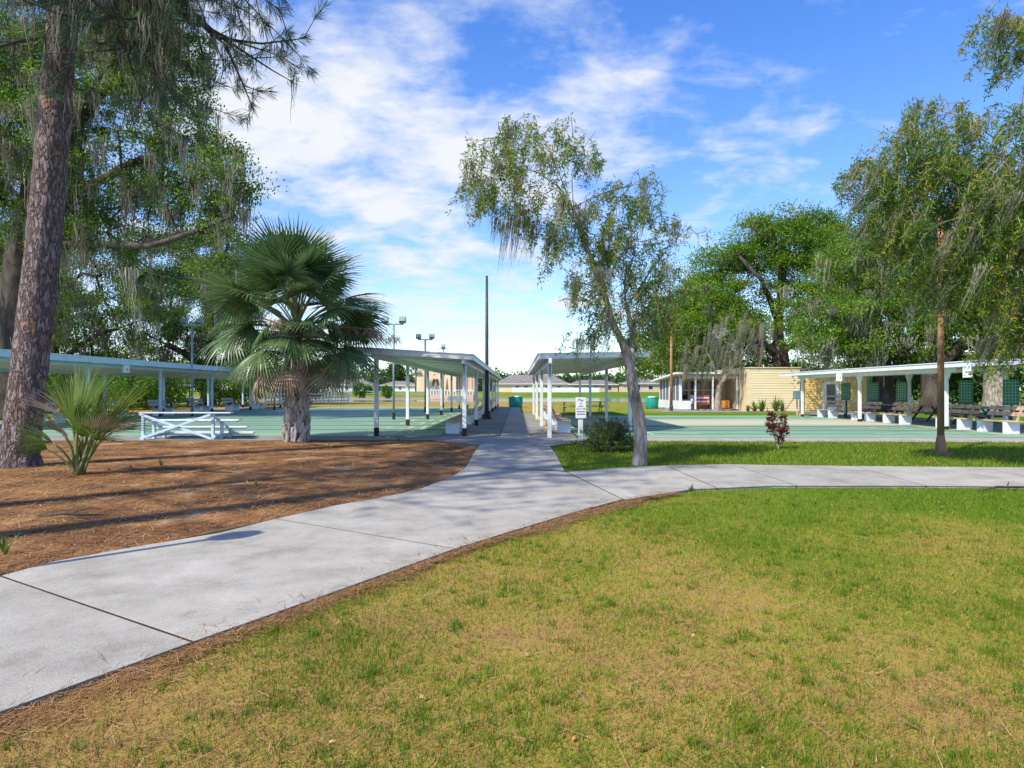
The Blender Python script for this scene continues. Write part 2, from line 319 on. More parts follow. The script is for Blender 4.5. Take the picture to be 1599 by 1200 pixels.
# ------------------------------------------------------------------ vegetation helpers
def rand_dirs(n): v = rng.normal(size=(n, 3)); return v/np.linalg.norm(v, axis=1, keepdims=True)
def leaf_quads(pos, length, width, tint, dirs=None, droop=0.0):
    """diamond-shaped folded leaves at pos"""
    n = len(pos); d = rand_dirs(n) if dirs is None else dirs
    d = d+np.array([0, 0, -droop]); d /= np.linalg.norm(d, axis=1, keepdims=True)+1e-9
    s = np.cross(d, rand_dirs(n)); s /= np.linalg.norm(s, axis=1, keepdims=True)+1e-9
    l = (length*rng.uniform(.7, 1.3, n))[:, None]; wd = (width*rng.uniform(.7, 1.3, n))[:, None]
    V = np.stack([pos, pos+d*l*.5+s*wd*.5, pos+d*l, pos+d*l*.5-s*wd*.5], 1).reshape(-1, 3)
    F = np.arange(4*n).reshape(n, 4); return V, F, np.repeat(tint, 4)
def join(parts):
    V, F, T, o = [], [], [], 0
    for v, f, t in parts: V.append(v); F.append(f+o); T.append(t); o += len(v)
    return np.concatenate(V), np.concatenate(F), np.concatenate(T)
def lobes_points(lobes, n, shell=.55):
    """cluster centres spread through the outer part of a set of ellipsoids ((cx,cy,cz),(rx,ry,rz))"""
    vol = np.array([np.prod(l[1])**(2/3) for l in lobes]); cnt = np.maximum(1, (n*vol/vol.sum()).astype(int)); out = []
    for (c, r), k in zip(lobes, cnt):
        d = rand_dirs(k); q = rng.uniform(shell**3, 1, k)**(1/3); out.append(np.array(c)+d*q[:, None]*np.array(r))
    return np.concatenate(out)
def skeleton(limbs, targets, r_trunk, r_tip, step=.6, sag=.12, jit=.10, taper=0):
    pos = []; par = []
    def add(p, pa): pos.append(np.array(p, float)); par.append(pa); return len(pos)-1
    for li, L in enumerate(limbs):
        L = [np.array(p, float) for p in L]
        last = -1 if li == 0 else int(np.argmin([np.linalg.norm(q-L[0]) for q in pos]))
        if li == 0: last = add(L[0], -1)
        for a, b in zip(L[:-1], L[1:]):
            n = max(1, int(np.linalg.norm(b-a)/step))
            for i in range(1, n+1):
                q = a+(b-a)*i/n
                last = add(q+(rng.normal(size=3)*jit*.25 if i < n else 0), last)
    nb = len(pos); base_cut = max(1, int(len(pos)*.0)); root_z = limbs[0][0][2]
    A = np.array(pos); zmin = A[:, 2].min()
    usable = [i for i in range(nb) if A[i, 2] > zmin+.35*(A[:, 2].max()-zmin)] or list(range(nb))
    d0 = np.array([np.min(np.linalg.norm(A[usable]-t, axis=1)) for t in targets]); order = np.argsort(d0); tips = []
    P_ = np.zeros((nb+len(targets)*12, 3)); P_[:nb] = A; mask = np.zeros(len(P_), bool); mask[usable] = True
    for ti in order:
        t = targets[ti]; n = len(pos); dd = np.linalg.norm(P_[:n]-t, axis=1); dd[~mask[:n]] = 1e9; j = int(np.argmin(dd)); L = dd[j]
        k = min(10, max(1, int(L/step))); a = P_[j].copy(); last = j
        for i in range(1, k+1):
            f = i/k; q = a+(t-a)*f; q[2] += math.sin(f*math.pi)*L*sag; 
            if i < k: q = q+rng.normal(size=3)*jit*min(1, L)
            last = add(q, last); P_[last] = q; mask[last] = True
        tips.append(last)
    n = len(pos); cnt = np.zeros(n); 
    for t in tips: cnt[t] += 1
    for i in range(n-1, 0, -1):
        if par[i] >= 0: cnt[par[i]] += max(cnt[i], .5)
    # parents always precede children in the list
    tot = max(cnt[0], 2); e = math.log(r_trunk/r_tip)/math.log(tot); rad = r_tip*np.maximum(cnt, 1)**e
    if taper:
        dist = np.zeros(n)
        for i in range(1, n): dist[i] = dist[par[i]]+np.linalg.norm(pos[i]-pos[par[i]])
        rad = np.maximum(rad*np.maximum(.30, 1-taper*dist), r_tip)
    return np.array(pos), np.array(par), rad, tips
def tubes_from_skeleton(pos, par, rad, flare=0, kmax=10):
    n = len(pos); kids = [[] for _ in range(n)]
    for i in range(n):
        if par[i] >= 0: kids[par[i]].append(i)
    V, F = [], []; ring_of = {}
    def ring(p, d, r, k):
        up = np.array([0, 0, 1.]) if abs(d[2]) < .9 else np.array([0, 1., 0]); a = np.cross(d, up); a /= np.linalg.norm(a)+1e-9; u = np.cross(d, a); b = len(V)
        for j in range(k): t = 2*math.pi*j/k; V.append(p+a*r*math.cos(t)+u*r*math.sin(t))
        return b
    for i in range(n):
        if par[i] < 0: continue
        p = par[i]; d = pos[i]-pos[p]; L = np.linalg.norm(d)
        if L < 1e-6: continue
        d = d/L; main = kids[p] and max(kids[p], key=lambda c: rad[c]) == i
        k = kmax if rad[i] > .09 else (6 if rad[i] > .03 else 3)
        if main and p in ring_of and ring_of[p][1] == k: a = ring_of[p][0]
        else:
            ra = rad[p] if (main or par[p] < 0) else min(rad[p], rad[i]*1.25)
            a = ring(pos[p], d, ra*(1+flare if par[p] < 0 else 1), k)
        b = ring(pos[i], d, rad[i], k); ring_of[i] = (b, k)
        for j in range(k): F.append((a+j, a+(j+1) % k, b+(j+1) % k, b+j))
    return np.array(V), np.array(F)
def moss_mesh(points, lengths, strands, width, spread, wind=(0, 0), tone=(0, 1)):
    """hanging bundles of grey strands: tapered wavy ribbons"""
    parts = []
    for p, L in zip(points, lengths):
        k = max(3, int(strands*rng.uniform(.6, 1.4))); c0 = np.array(p); off = rng.normal(size=(k, 3))*[spread*1.3, spread*1.3, spread*.5]
        l = L*rng.beta(1.6, 1.8, k)*1.1+.06; th = rng.uniform(0, np.pi, k); side = np.stack([np.cos(th), np.sin(th), np.zeros(k)], 1)
        seg = 4; V = np.zeros((k, seg+1, 2, 3)); w1 = rng.normal(size=(k, 3)); w2 = rng.normal(size=(k, 3)); ph = rng.uniform(0, 6, k); amp = spread*.75
        for s in range(seg+1):
            f = s/seg; c = c0+off*(1-.55*f)+np.stack([wind[0]*l*f**1.3, wind[1]*l*f**1.3, -l*f], 1)+(w1*np.sin(f*5+ph)[:, None]+w2*np.sin(f*11+2*ph)[:, None]*.5)*amp*f*[1, 1, .4]
            wd = width*(1.15-f)*rng.uniform(.5, 1.5, k)
            V[:, s, 0] = c-side*wd[:, None]/2; V[:, s, 1] = c+side*wd[:, None]/2
        idx = np.arange(k*(seg+1)*2).reshape(k, seg+1, 2)
        F = np.stack([idx[:, :-1, 0], idx[:, :-1, 1], idx[:, 1:, 1], idx[:, 1:, 0]], -1).reshape(-1, 4)
        parts.append((V.reshape(-1, 3), F, np.repeat(np.clip(rng.uniform(tone[0], tone[1])+rng.normal(size=k)*.12, 0, 1), (seg+1)*2)))
    return join(parts)
def broadleaf_tree(name, label, group, base, limbs, lobes, n_cl, per, cl_r, leaf, r_trunk, leafm, barkm, moss_n=0, moss_len=(.6, 2.2), moss_w=.05, moss_strands=12, flat=.6, wind=(0, 0), shell=.5, tw=(.35, .22), flare=.5, cat='tree', r_tip=.015):
    """trunk + limbs grown toward leaf clumps filling the crown's lobes"""
    base = np.array(base, float); t = thing(name, label, cat, tuple(base), 0, group)
    tg = lobes_points(lobes, n_cl, shell)
    pos, par, rad, tips = skeleton(limbs, tg, r_trunk, r_tip, step=.9, jit=.16)
    V, F = tubes_from_skeleton(pos, par, rad, flare)
    link('trunk', np_mesh('trunk', V-base, F, barkm, smooth=True), t)
    parts = []
    cen = pos[tips]; ctint = np.clip(rng.normal(.5, tw[0]*.6, len(cen)), 0, 1)
    for c, ct in zip(cen, ctint):
        k = int(per*rng.uniform(.4, 1.5)); r = cl_r*rng.uniform(.6, 1.35)
        d = rand_dirs(k)*(rng.uniform(0, 1, k)**.45)[:, None]*np.array([r, r, r*flat])
        parts.append(leaf_quads(c+d, leaf, leaf*.55, np.clip(ct+rng.normal(size=k)*tw[1], 0, 1)))
    V, F, T = join(parts); link('crown', np_mesh('crown', V-base, F, leafm, T), t)
    if moss_n:
        src = np.where((rad < r_trunk*.5))[0]; src = src[pos[src, 2] > base[2]+2.5]; pick = rng.choice(src, moss_n)
        V, F, T = moss_mesh(pos[pick], rng.uniform(*moss_len, moss_n)*rng.uniform(.5, 1, moss_n), moss_strands, moss_w, moss_w*3.4, wind)
        link('moss', np_mesh('moss', V-base, F, M['moss'], T), t)
    return t
def pl(lobes, Y, dy=1.0):
    """lobes given as photo outline (x, y, radius px) at distance Y"""
    out = []
    for l in lobes:
        x, y, r = l[:3]; yy = Y+(l[3] if len(l) > 3 else 0); p = P(x, y, yy); m = r*yy/1000; out.append(((p.x, p.y, p.z), (m, m*dy, m)))
    return out
def plimb(pts, Y): return [tuple(P(q[0], q[1], Y+(q[2] if len(q) > 2 else 0))) for q in pts]

# ================================================================== THE SETTING
def struct(o): o['kind'] = 'structure'; return o
def gz(Y): t = min(1, max(0, (Y-134)/32)); return 1.0*t*t*(3-2*t)
def build_ground():
    ys = list(np.linspace(-40, 100, 36))+list(np.linspace(104, 180, 24))+[200, 240, 320, 480, 800, 1500, 3000]; xs = [-3000, -900, -300, -120, -60, -30, -15, 0, 15, 30, 60, 120, 300, 900, 3000]
    V = [(x, y, gz(y)) for y in ys for x in xs]; k = len(xs)
    F = [(j*k+i, j*k+i+1, (j+1)*k+i+1, (j+1)*k+i) for j in range(len(ys)-1) for i in range(k-1)]
    struct(link('ground', np_mesh('ground', V, F, M['ground'], smooth=True)))
build_ground()
def sheet(name, pts, z, mat, parent=None):
    return MB().poly([(p[0], p[1], z) for p in ccw([tuple(q) for q in pts])]).build(name, mat, parent)
# pine-straw bed left of the path
Ledge = [(0, 905), (83, 883), (208, 860), (342, 837.5), (430, 815), (521, 794), (600, 780), (656, 767), (705, 747.5), (727, 732), (739, 710), (750, 696)]
bed = [G(*p) for p in Ledge]+[G(675, 689), (-9, 18.95), (-32, 18.95), (-32, -2), (-6.7, .4), (-5.34, 2.8)]
struct(sheet('pine_straw_bed', bed, .006, M['mulch']))
struct(sheet('pond', [(-30, 84), (140, 80), (170, 131), (-8, 132), (-34, 108)], .01, M['water']))
struct(sheet('mud_bank', [(-160, 92), (-20, 95), (-8, 110), (-24, 126), (-160, 130)], .016, M['mud']))
# ---- concrete path, slab by slab over a dark bed
def interp(edge, xq):
    xs = [p[0] for p in edge]; ys = [p[1] for p in edge]; return float(np.interp(xq, xs, ys))
def slab(pts, parent, z=.035, mat=None, inset=.011):
    pts = ccw([tuple(p) for p in pts]); n = len(pts); out = []
    for i in range(n):                                          # inset polygon so that joints stay open
        a, b, c = Vector(pts[i-1]), Vector(pts[i]), Vector(pts[(i+1) % n]); e1 = (b-a).normalized(); e2 = (c-b).normalized()
        n1 = Vector((-e1.y, e1.x)); n2 = Vector((-e2.y, e2.x)); q = n1+n2; q = q/max(.3, q.dot(n1)) if q.length > .05 else n1
        out.append(tuple(b+q*inset))
    m = MB(); k = len(out); low = [(p[0], p[1], .002) for p in out]; mid = [(p[0], p[1], z-.008) for p in out]
    cx = sum(p[0] for p in out)/k; cy = sum(p[1] for p in out)/k; top = []
    for p in out: d = Vector((cx-p[0], cy-p[1])); d = d/max(d.length, .1)*.003; top.append((p[0]+d.x, p[1]+d.y, z))
    m.v = low+mid+top
    for r in (0, 1):
        for i in range(k): j = (i+1) % k; m.f.append((r*k+i, r*k+j, (r+1)*k+j, (r+1)*k+i))
    m.f.append(tuple(2*k+i for i in range(k)))
    return m.build('slab', mat or M['concrete'], parent)
def gl(pts): return [G(*p) for p in pts]
Tedge = [(885, 740), (975, 733), (1050, 729.5), (1144, 728), (1200, 729), (1338, 730.7), (1599, 733), (1760, 735)]
Bedge = [(975, 785), (1080, 768), (1206, 762.5), (1450, 762.5), (1599, 764), (1900, 767)]
path_bed = gl([(430, 815), (521, 794), (600, 780), (656, 767), (705, 747.5), (727, 732), (882, 739)]+Tedge[1:]+Bedge[::-1]+[(900, 804), (803, 834), (712, 863)])
path = struct(sheet('concrete_path', path_bed, .0318, M['joint']))
d0 = Vector((-1.27, -2.22))
j1 = [Vector(G(0, 906)), Vector(G(303, 1012))]; j0 = [j1[0]+d0, j1[1]+d0]; jm = [j0[0]+d0, j0[1]+d0]
sheet('slab_bed', [jm[0], jm[1], G(303, 1012), G(712, 863), G(430, 815), G(0, 906)], .0312, M['joint'], path)
slab([jm[0], jm[1], j0[1], j0[0]], path); slab([j0[0], j0[1], j1[1], j1[0]], path)
slab(gl([(0, 906), (303, 1012), (417, 971), (600, 904), (712, 863), (430, 815), (342, 837.5), (208, 860), (83, 883)]), path)
slab(gl([(430, 815), (712, 863), (803, 834), (900, 804), (973, 784), (656, 767), (600, 780), (521, 794)]), path)
slab(gl([(656, 767), (973, 784), (884, 740), (727, 732.5), (705, 747.5)]), path)
tj = [885, 1040, 1143, 1334, 1530, 1740]; bj = [975, 1120, 1244, 1447, 1680, 1880]
for i in range(5):
    t0, t1, b0, b1 = tj[i], tj[i+1], bj[i], bj[i+1]
    tp = [(t0, interp(Tedge, t0))]+[p for p in Tedge if t0 < p[0] < t1]+[(t1, interp(Tedge, t1))]
    bp = [(b0, interp(Bedge, b0))]+[p for p in Bedge if b0 < p[0] < b1]+[(b1, interp(Bedge, b1))]
    slab(gl(tp+bp[::-1]), path)
# ---- walk between the two shelters
walk_pts = [G(727, 732), G(739, 710), G(750, 695.5), G(675, 688.5), (-2.5, 20.6), (-2.5, 57.5), (.25, 57.5), (.25, 42), (1.9, 41.5), (1.9, 20.4), (3.0, 19.9), G(905, 693), G(859, 699), G(870, 714), G(882, 738)]
walk = struct(sheet('shelter_walk', walk_pts, .0290, M['joint']))
slab(gl([(727, 732), (882, 738), (870, 714), (859, 699), (750, 695.5), (739, 710)]), walk)
slab([G(675, 688.5), G(750, 696), G(859, 699), G(905, 692.5), (3.0, 19.9), (1.9, 20.3), (-2.5, 20.3)], walk, .034, M['apron'])
yy = 20.3
while yy < 57:
    y2 = min(yy+3.05, 57.4)
    slab([(-2.5, yy), (-.57, yy), (-.57, y2), (-2.5, y2)], walk, .034, M['apron']); e = .42 if y2 < 42 else .25
    slab([(-.57, yy), (e, yy), (e, y2), (-.57, y2)], walk, .033)
    if y2 < 42: slab([(.42, yy), (1.9, yy), (1.9, y2), (.42, y2)], walk, .032, M['apron'])
    yy = y2
# ---- shuffleboard courts
def court(name, x0, x1, y0, y1, lanes, tans=(), border=None):
    c = struct(sheet(name, [(x0, y0), (x1, y0), (x1, y1), (x0, y1)], .018, M['court']))
    for k, yc in enumerate(lanes):
        sheet('lane', [(x0+.5, yc-.92), (x1-.5, yc-.92), (x1-.5, yc+.92), (x0+.5, yc+.92)], .022, M['lane'], c)
        sheet('gutter', [(x0+.2, yc+1.24), (x1-.2, yc+1.24), (x1-.2, yc+1.72), (x0+.2, yc+1.72)], .0225, M['gutter'], c)
        m = MB(); lw = .075
        def ln(a, b):
            a, b = Vector(a), Vector(b); d = (b-a).normalized(); q = Vector((-d.y, d.x))*lw/2
            m.poly([(*(a-q), .027), (*(b-q), .027), (*(b+q), .027), (*(a+q), .027)])
        ln((x0+.55, yc-.89), (x1-.55, yc-.89)); ln((x0+.55, yc+.89), (x1-.55, yc+.89))
        for s, xe in ((1, x0+1.2), (-1, x1-1.2)):
            ln((xe, yc-.86), (xe, yc+.86)); ln((xe+s*.5, yc-.8), (xe+s*3.2, yc)); ln((xe+s*3.2, yc-.0), (xe+s*.5, yc+.8)); ln((xe+s*.5, yc-.8), (xe+s*.5, yc+.8)); ln((xe+s*1.4, yc-.5), (xe+s*1.4, yc+.5))
        mk = m.build('line_markings', M['line'], c)
    for (a, b) in tans: sheet('worn_strip', [(x0+.1, a), (x1-.1, a), (x1-.1, b), (x0+.1, b)], .0235, M['tan'], c)
    return c
struct(sheet('court_apron', [(-32, 18.98), (-8.6, 18.98), (-2.55, 19.2), (-2.55, 21.0), (-32, 21.0)], .012, M['apron']))
court('shuffleboard_court', -20.0, -2.55, 20.95, 57.3, [22.6+3.05*i for i in range(11)])
struct(sheet('court_apron', [(1.95, 18.75), (34, 17.6), (34, 19.7), (1.95, 20.5)], .012, M['concrete']))
court('shuffleboard_court', 1.95, 16.6, 20.2, 37.6, [21.9, 24.9, 34.2], tans=[(27.2, 31.6)])
struct(sheet('canopy_pad', [(16.65, 19.6), (21.5, 19.4), (21.5, 44), (16.65, 38.5)], .014, M['apron']))
struct(sheet('canopy_pad', [(-25, 21.05), (-20.05, 21.05), (-20.05, 57), (-25, 57)], .014, M['apron']))
struct(sheet('building_walk', [(10.2, 44.3), (16.7, 43.8), (21.4, 43.6), (30, 43.8), (30, 47), (10.2, 50)], .013, M['apron']))

# ================================================================== SHELTERS
def shelter(name, label, c, rows, roof, mats, fascia=.16, base_h=.28, brackets=True, split=None):
    """rows: [(x, [ys], z_top)]; roof: 4 corners (x,y,z underside) counter-clockwise from near left"""
    t = thing(name, label, 'shelter', c); o = Vector(c)
    cor = [Vector(p)-o for p in roof]
    # deck with shallow pan ribs beneath, running across the shelter
    m = MB(); th = .09; n = 26
    a, b, d, e = cor
    for k in range(n):
        f0, f1 = k/n, (k+1)/n
        p = [a.lerp(e, f0), b.lerp(d, f0), b.lerp(d, f1), a.lerp(e, f1)]; up = Vector((0, 0, th)); lo = Vector((0, 0, .02 if k % 2 else 0))
        i = len(m.v); m.v += [tuple(q+lo) for q in p]+[tuple(q+up) for q in p]
        m.f += [(i+3, i+2, i+1, i), (i+4, i+5, i+6, i+7), (i, i+1, i+5, i+4), (i+1, i+2, i+6, i+5), (i+2, i+3, i+7, i+6), (i+3, i, i+4, i+7)]
    r = m.build('roof', mats['soffit'], t)
    for p, q in ((a, b), (b, d), (d, e), (e, a)):
        dd = (q-p).normalized(); out = Vector((dd.y, -dd.x, 0)).normalized()*.02
        z = Vector((0, 0, fascia/2-.03)); MB().beam(p+out+z-dd*.02, q+out+z+dd*.02, .035, fascia).build('fascia', mats['fascia'], r)
        z = Vector((0, 0, fascia-.02)); MB().beam(p+out*1.6+z-dd*.05, q+out*1.6+z+dd*.05, .07, .03).build('drip_edge', M['white'], r)
    for (x, ys, zt) in rows:
        ym = [y for y in ys]; p0 = Vector((x, min(ym)-.5, 0))-o; p1 = Vector((x, max(ym)+.5, 0))-o
        MB().box(((p0.x+p1.x)/2, (p0.y+p1.y)/2, zt-.10), (.10, p1.y-p0.y, .16)).build('beam', mats['beam'], r)
        for y in ys:
            q = Vector((x, y, 0))-o; po = MB().box((q.x, q.y, (zt-.18)/2+base_h/2), (.13, .13, zt-.18-base_h)).build('post', mats['post'], t)
            MB().box((q.x, q.y, base_h/2+.01), (.145, .145, base_h)).build('post_base', M['black'] if base_h > .1 else mats['post'], po)
            if brackets:
                mm = MB(); mm.poly([(q.x-.02, q.y-.065, zt-.6), (q.x-.02, q.y-.3, zt-.18), (q.x-.02, q.y+.3, zt-.18), (q.x-.02, q.y+.065, zt-.6)]); mm.poly([(q.x+.02, q.y+.065, zt-.6), (q.x+.02, q.y+.3, zt-.18), (q.x+.02, q.y-.3, zt-.18), (q.x+.02, q.y-.065, zt-.6)])
                mm.build('bracket', mats['post'], po)
    return t
wm = dict(soffit=M['soffit'], fascia=M['white'], beam=M['white'], post=M['white'])
bm_ = dict(soffit=M['soffit'], fascia=M['bluewhite'], beam=M['bluewhite'], post=M['bluewhite'])
shelter('court_shelter', 'long white flat-roofed shelter left of the central walk, over a row of benches', (-3.2, 20.7, 0),
        [(-4.6, [20.9+5.95*i for i in range(7)], 2.70), (-1.7, [20.6+5.85*i for i in range(7)], 2.52)],
        [(-5.3, 20.1, 2.73), (-1.44, 20.1, 2.49), (-1.44, 57, 2.49), (-5.3, 57, 2.73)], wm)
shelter('court_shelter', 'white flat-roofed shelter right of the central walk behind the slanting pale tree', (2.5, 22, 0),
        [(1.0, [19.9, 26.4, 32.9, 39.4], 2.50), (4.2, [23.9, 30.2, 37.0, 43.0], 2.66)],
        [(.68, 19.4, 2.48), (4.75, 23.3, 2.76), (4.75, 43.6, 2.74), (.68, 40.0, 2.48)], wm, base_h=.02)
shelter('court_shelter', 'pale blue shelter along the far left edge of the courts behind the bleacher', (-22, 30, 0),
        [(-20.3, [24.1+6.15*i for i in range(6)], 2.80), (-23.6, [24.3+6.15*i for i in range(6)], 2.55)],
        [(-24.4, 22.5, 2.52), (-19.7, 22.5, 2.82), (-19.7, 57, 2.82), (-24.4, 57, 2.52)], bm_, fascia=.26, brackets=False)
shelter('court_shelter', 'white edged shelter with green scoreboards in front of the yellow building', (17.5, 29, 0),
        [(16.2, [24.2, 30.3, 36.4], 2.36), (18.6, [24.4, 30.4, 36.3], 2.42)],
        [(15.6, 21.3, 2.36), (20.4, 21.3, 2.48), (20.4, 38.0, 2.48), (15.6, 38.0, 2.36)], wm, fascia=.17, base_h=.14)

# ---- benches
def bench(label, loc, rz, group, wood, yellow=False):
    """faces +x before rotation, long axis y"""
    t = thing('park_bench', label, 'bench', loc, rz, group)
    for s in (-.62, .62): MB().box((0, s, .2), (.46, .2, .40)).build('support_block', M['block'], t)
    for i, x in enumerate((-.16, 0, .16)): MB().box((x, 0, .424), (.145, 1.85, .045)).build('seat_plank', wood, t)
    for z, x in ((.66, -.33), (.86, -.40)): MB().box((x, 0, z), (.04, 1.85, .145), ry=R(-17)).build('back_plank', wood, t)
    for s in (-.6, .6): MB().beam((-.2, s, .40), (-.44, s, .95), .05, .06).build('back_support', wood, t)
    return t
def kerb(loc, k): return tag(MB().prism([(-.09, -.75), (.09, -.75), (.09, .75), (-.09, .75)], .03, .15).build('kerb_stop', M['yellowpaint'], None, loc), f'chipped yellow kerb stop behind the {k} bench right of the walk', 'kerb stop', 'yellow kerb stops')
ords = ['nearest', 'second nearest', 'third nearest', 'fourth nearest', 'fifth nearest', 'farthest', 'last']
for i in range(6): bench(f'wood-topped block bench under the shelter left of the walk, {ords[i]} in its row', (-2.2, 22.4+5.9*i, .034), R(180), 'benches left of the walk', M['wood'])
for i in range(4):
    bench(f'pinkish bench on white blocks right of the walk, {ords[i]} in its row', (1.62, 23.0+5.0*i, .03), 0, 'benches right of the walk', M['wood']); kerb((1.1, 22.8+5.0*i, 0), ords[i])
for i in range(6): bench(f'grey block bench in front of the far left shelter, {ords[i]} in its row', (-20.9, 28.6+4.6*i, .014), 0, 'benches at the far left shelter', M['woodgrey'])
for i, y in enumerate((22.6, 24.9, 28.6, 31.4, 35.0)): bench(f'wood-topped block bench under the scoreboard shelter, {ords[i]} in its row', (16.95, y, .014), R(180), 'benches under the scoreboard shelter', M['wood'])
# ---- scoreboards
def scoreboard(label, loc, rz, post=True):
    t = thing('scoreboard', label, 'scoreboard', loc, rz, 'green scoreboards'); b = MB().box((0, 0, 1.42), (.50, .04, .92)).build('board', M['board'], t)
    m = MB()
    for k in range(1, 5): x = -.25+.50*k/5; m.poly([(x-.003, -.023, .98), (x+.003, -.023, .98), (x+.003, -.023, 1.86), (x-.003, -.023, 1.86)])
    for k in range(1, 8): z = .96+.92*k/8; m.poly([(-.24, -.0235, z-.003), (.24, -.0235, z-.003), (.24, -.0235, z+.003), (-.24, -.0235, z+.003)])
    m.build('grid_lines', M['line'], b); MB().box((0, .05, .5), (.07, .06, 1.0)).build('post', M['dark'], t)
for i, (y, l) in enumerate(((22.9, 'nearest'), (25.2, 'second nearest'), (29.4, 'third nearest'), (31.7, 'fourth nearest'), (34.4, 'farthest'))):
    scoreboard(f'green gridded scoreboard on a post under the right shelter, {l} of five', (17.65, y, .014), R(-58))
# ---- number plates hanging on shelter fascias
def plate(label, p, rz):
    t = thing('court_number_plate', label, 'sign', p, rz, 'court number plates'); MB().box((0, 0, -.16), (.30, .02, .34)).build('panel', M['white'], t); MB().box((0, 0, .06), (.26, .02, .10)).build('header', M['bluewhite'], t)
    m = MB().box((-.05, -.012, -.14), (.10, .006, .02)).box((.06, -.012, -.18), (.07, .006, .11)); m.build('marking', M['steel'], t)
plate('small white plate on the far left shelter fascia', (-19.62, 19.62/.611, 2.72), R(90)+R(-60))
plate('small white plate hanging at the right shelter fascia near the yellow door', (15.5, 15.5/.5025, 2.28), R(-60))
plate('small white plate hanging at the near end of the right shelter fascia', (15.5, 15.5/.703, 2.28), R(-60))
# ---- light poles
def floodlight(label, loc, h, heads=2):
    t = thing('floodlight_pole', label, 'light pole', loc, 0, 'floodlight poles'); MB().tube([(0, 0, .3), (0, 0, h)], .055, 10).build('pole', M['steel'], t, smooth=True); MB().tube([(0, 0, 0), (0, 0, .34)], .075, 10).build('pole_base', M['black'], t)
    MB().beam((-.5, 0, h), (.5, 0, h), .07, .07).build('crossarm', M['steel'], t)
    for s in ((-.45, .45) if heads == 2 else (.0,)):
        hd = MB().box((s, 0, h+.22), (.34, .26, .26), rx=R(-25)).build('lamp_head', M['steel'], t); MB().box((s, -.13, h+.17), (.28, .02, .20), rx=R(-25)).build('lens', M['glass'], hd); MB().beam((s, 0, h), (s, 0, h+.14), .04, .04).build('stem', M['steel'], hd)
floodlight('tall floodlight pole with two lamps beside the palm, nearest of three', (-6.3, 32.6, .018), 4.85)
floodlight('middle floodlight pole with two lamps above the left shelter roof', (-6.3, 43.75, .018), 4.95)
floodlight('farthest floodlight pole showing one lamp above the left shelter roof', (-6.3, 54.4, .018), 5.0, 1)
floodlight('slim floodlight pole by the far left shelter, left of the palm', (-18.6, 36.6, .018), 5.2)
floodlight('slim floodlight pole by the far left shelter, behind the palm trunk', (-18.6, 49, .018), 5.2)
def pole(name, label, loc, h, r0, r1, mat, base, bmat, plate_w):
    t = thing(name, label, 'pole', loc); MB().tube([(0, 0, .2), (0, 0, h*.5), (0, 0, h)], [r0, (r0+r1)/2, r1], 12).build('shaft', mat, t, smooth=True)
    MB().tube([(0, 0, .02), (0, 0, .12), (0, 0, .30), (0, 0, .45)], [base, base*.85, r0*1.35, r0*1.02], 12).build('flared_base', bmat, t, smooth=True); MB().box((0, 0, .02), (plate_w, plate_w, .05)).build('footing', M['apron'], t)
    return t
pole('dark_pole', 'tall dark tapered pole standing in the walk by the left shelter', (-1.53, 32, .03), 7.2, .105, .06, M['dark'], .26, M['black'], .75)
pole('rusty_pole', 'rusty brown pole with flared base on the right grass strip', (9.95, 15.05, 0), 5.6, .075, .062, M['rust'], .15, M['rust'], .34)
pole('thin_pole', 'thin weathered pole in front of the screened porch', (11.05, 46, 0), 6.0, .11, .08, M['rust'], .14, M['dark'], .3)
# ---- lamp post left of the frame whose round head throws the oval shadow on the path
def lamp():
    L = 4.0; cot = 1/math.tan(SUN_EL); b = Vector((-2.82, 6.5, 0))-SH*L*cot
    t = thing('globe_lamp_post', 'slender lamp post with a round head left of the path, casting an oval shadow', 'lamp post', tuple(b)); MB().tube([(0, 0, 0), (0, 0, L-.2)], .04, 8).build('pole', M['dark'], t)
    MB().tube([(0, 0, L-.22), (0, 0, L-.15), (0, 0, L), (0, 0, L+.15), (0, 0, L+.2)], [.06, .14, .18, .13, .04], 14).build('globe', M['white'], t, smooth=True)
lamp()
# ---- bleacher
def bleacher():
    o = Vector((-10, 19.2, 0)); t = thing('bleacher', 'white wooden bleacher with crossed braces behind the young palm', 'bleacher', tuple(o))
    rows = [(0.05, .83), (.62, .59), (1.2, .35), (1.7, .14)]
    for i, (y, z) in enumerate(rows):
        MB().box((.05, y, z), (2.75, .24, .03)).build('seat_plank', M['block'], t)
        if i < 3: MB().box((.05, y+.36, z-.27), (2.75, .22, .035)).build('foot_plank', M['block'], t)
    for x in (-1.25, .85):
        for y, z in rows[:3]: MB().box((x, y, z/2-.01), (.09, .08, z-.03)).build('leg', M['bluewhite'], t)
        MB().beam((x+.06, 0, .12), (x+.06, 1.9, .12), .05, .09).build('sill', M['bluewhite'], t); MB().beam((x-.07, .02, .80), (x-.07, 1.75, .10), .04, .09).build('stringer', M['bluewhite'], t)
    for a, b in (((-1.25, -.07, .78), (.85, -.07, .06)), ((-1.25, -.11, .06), (.85, -.11, .78))): MB().beam(a, b, .04, .065).build('cross_brace', M['bluewhite'], t)
bleacher()
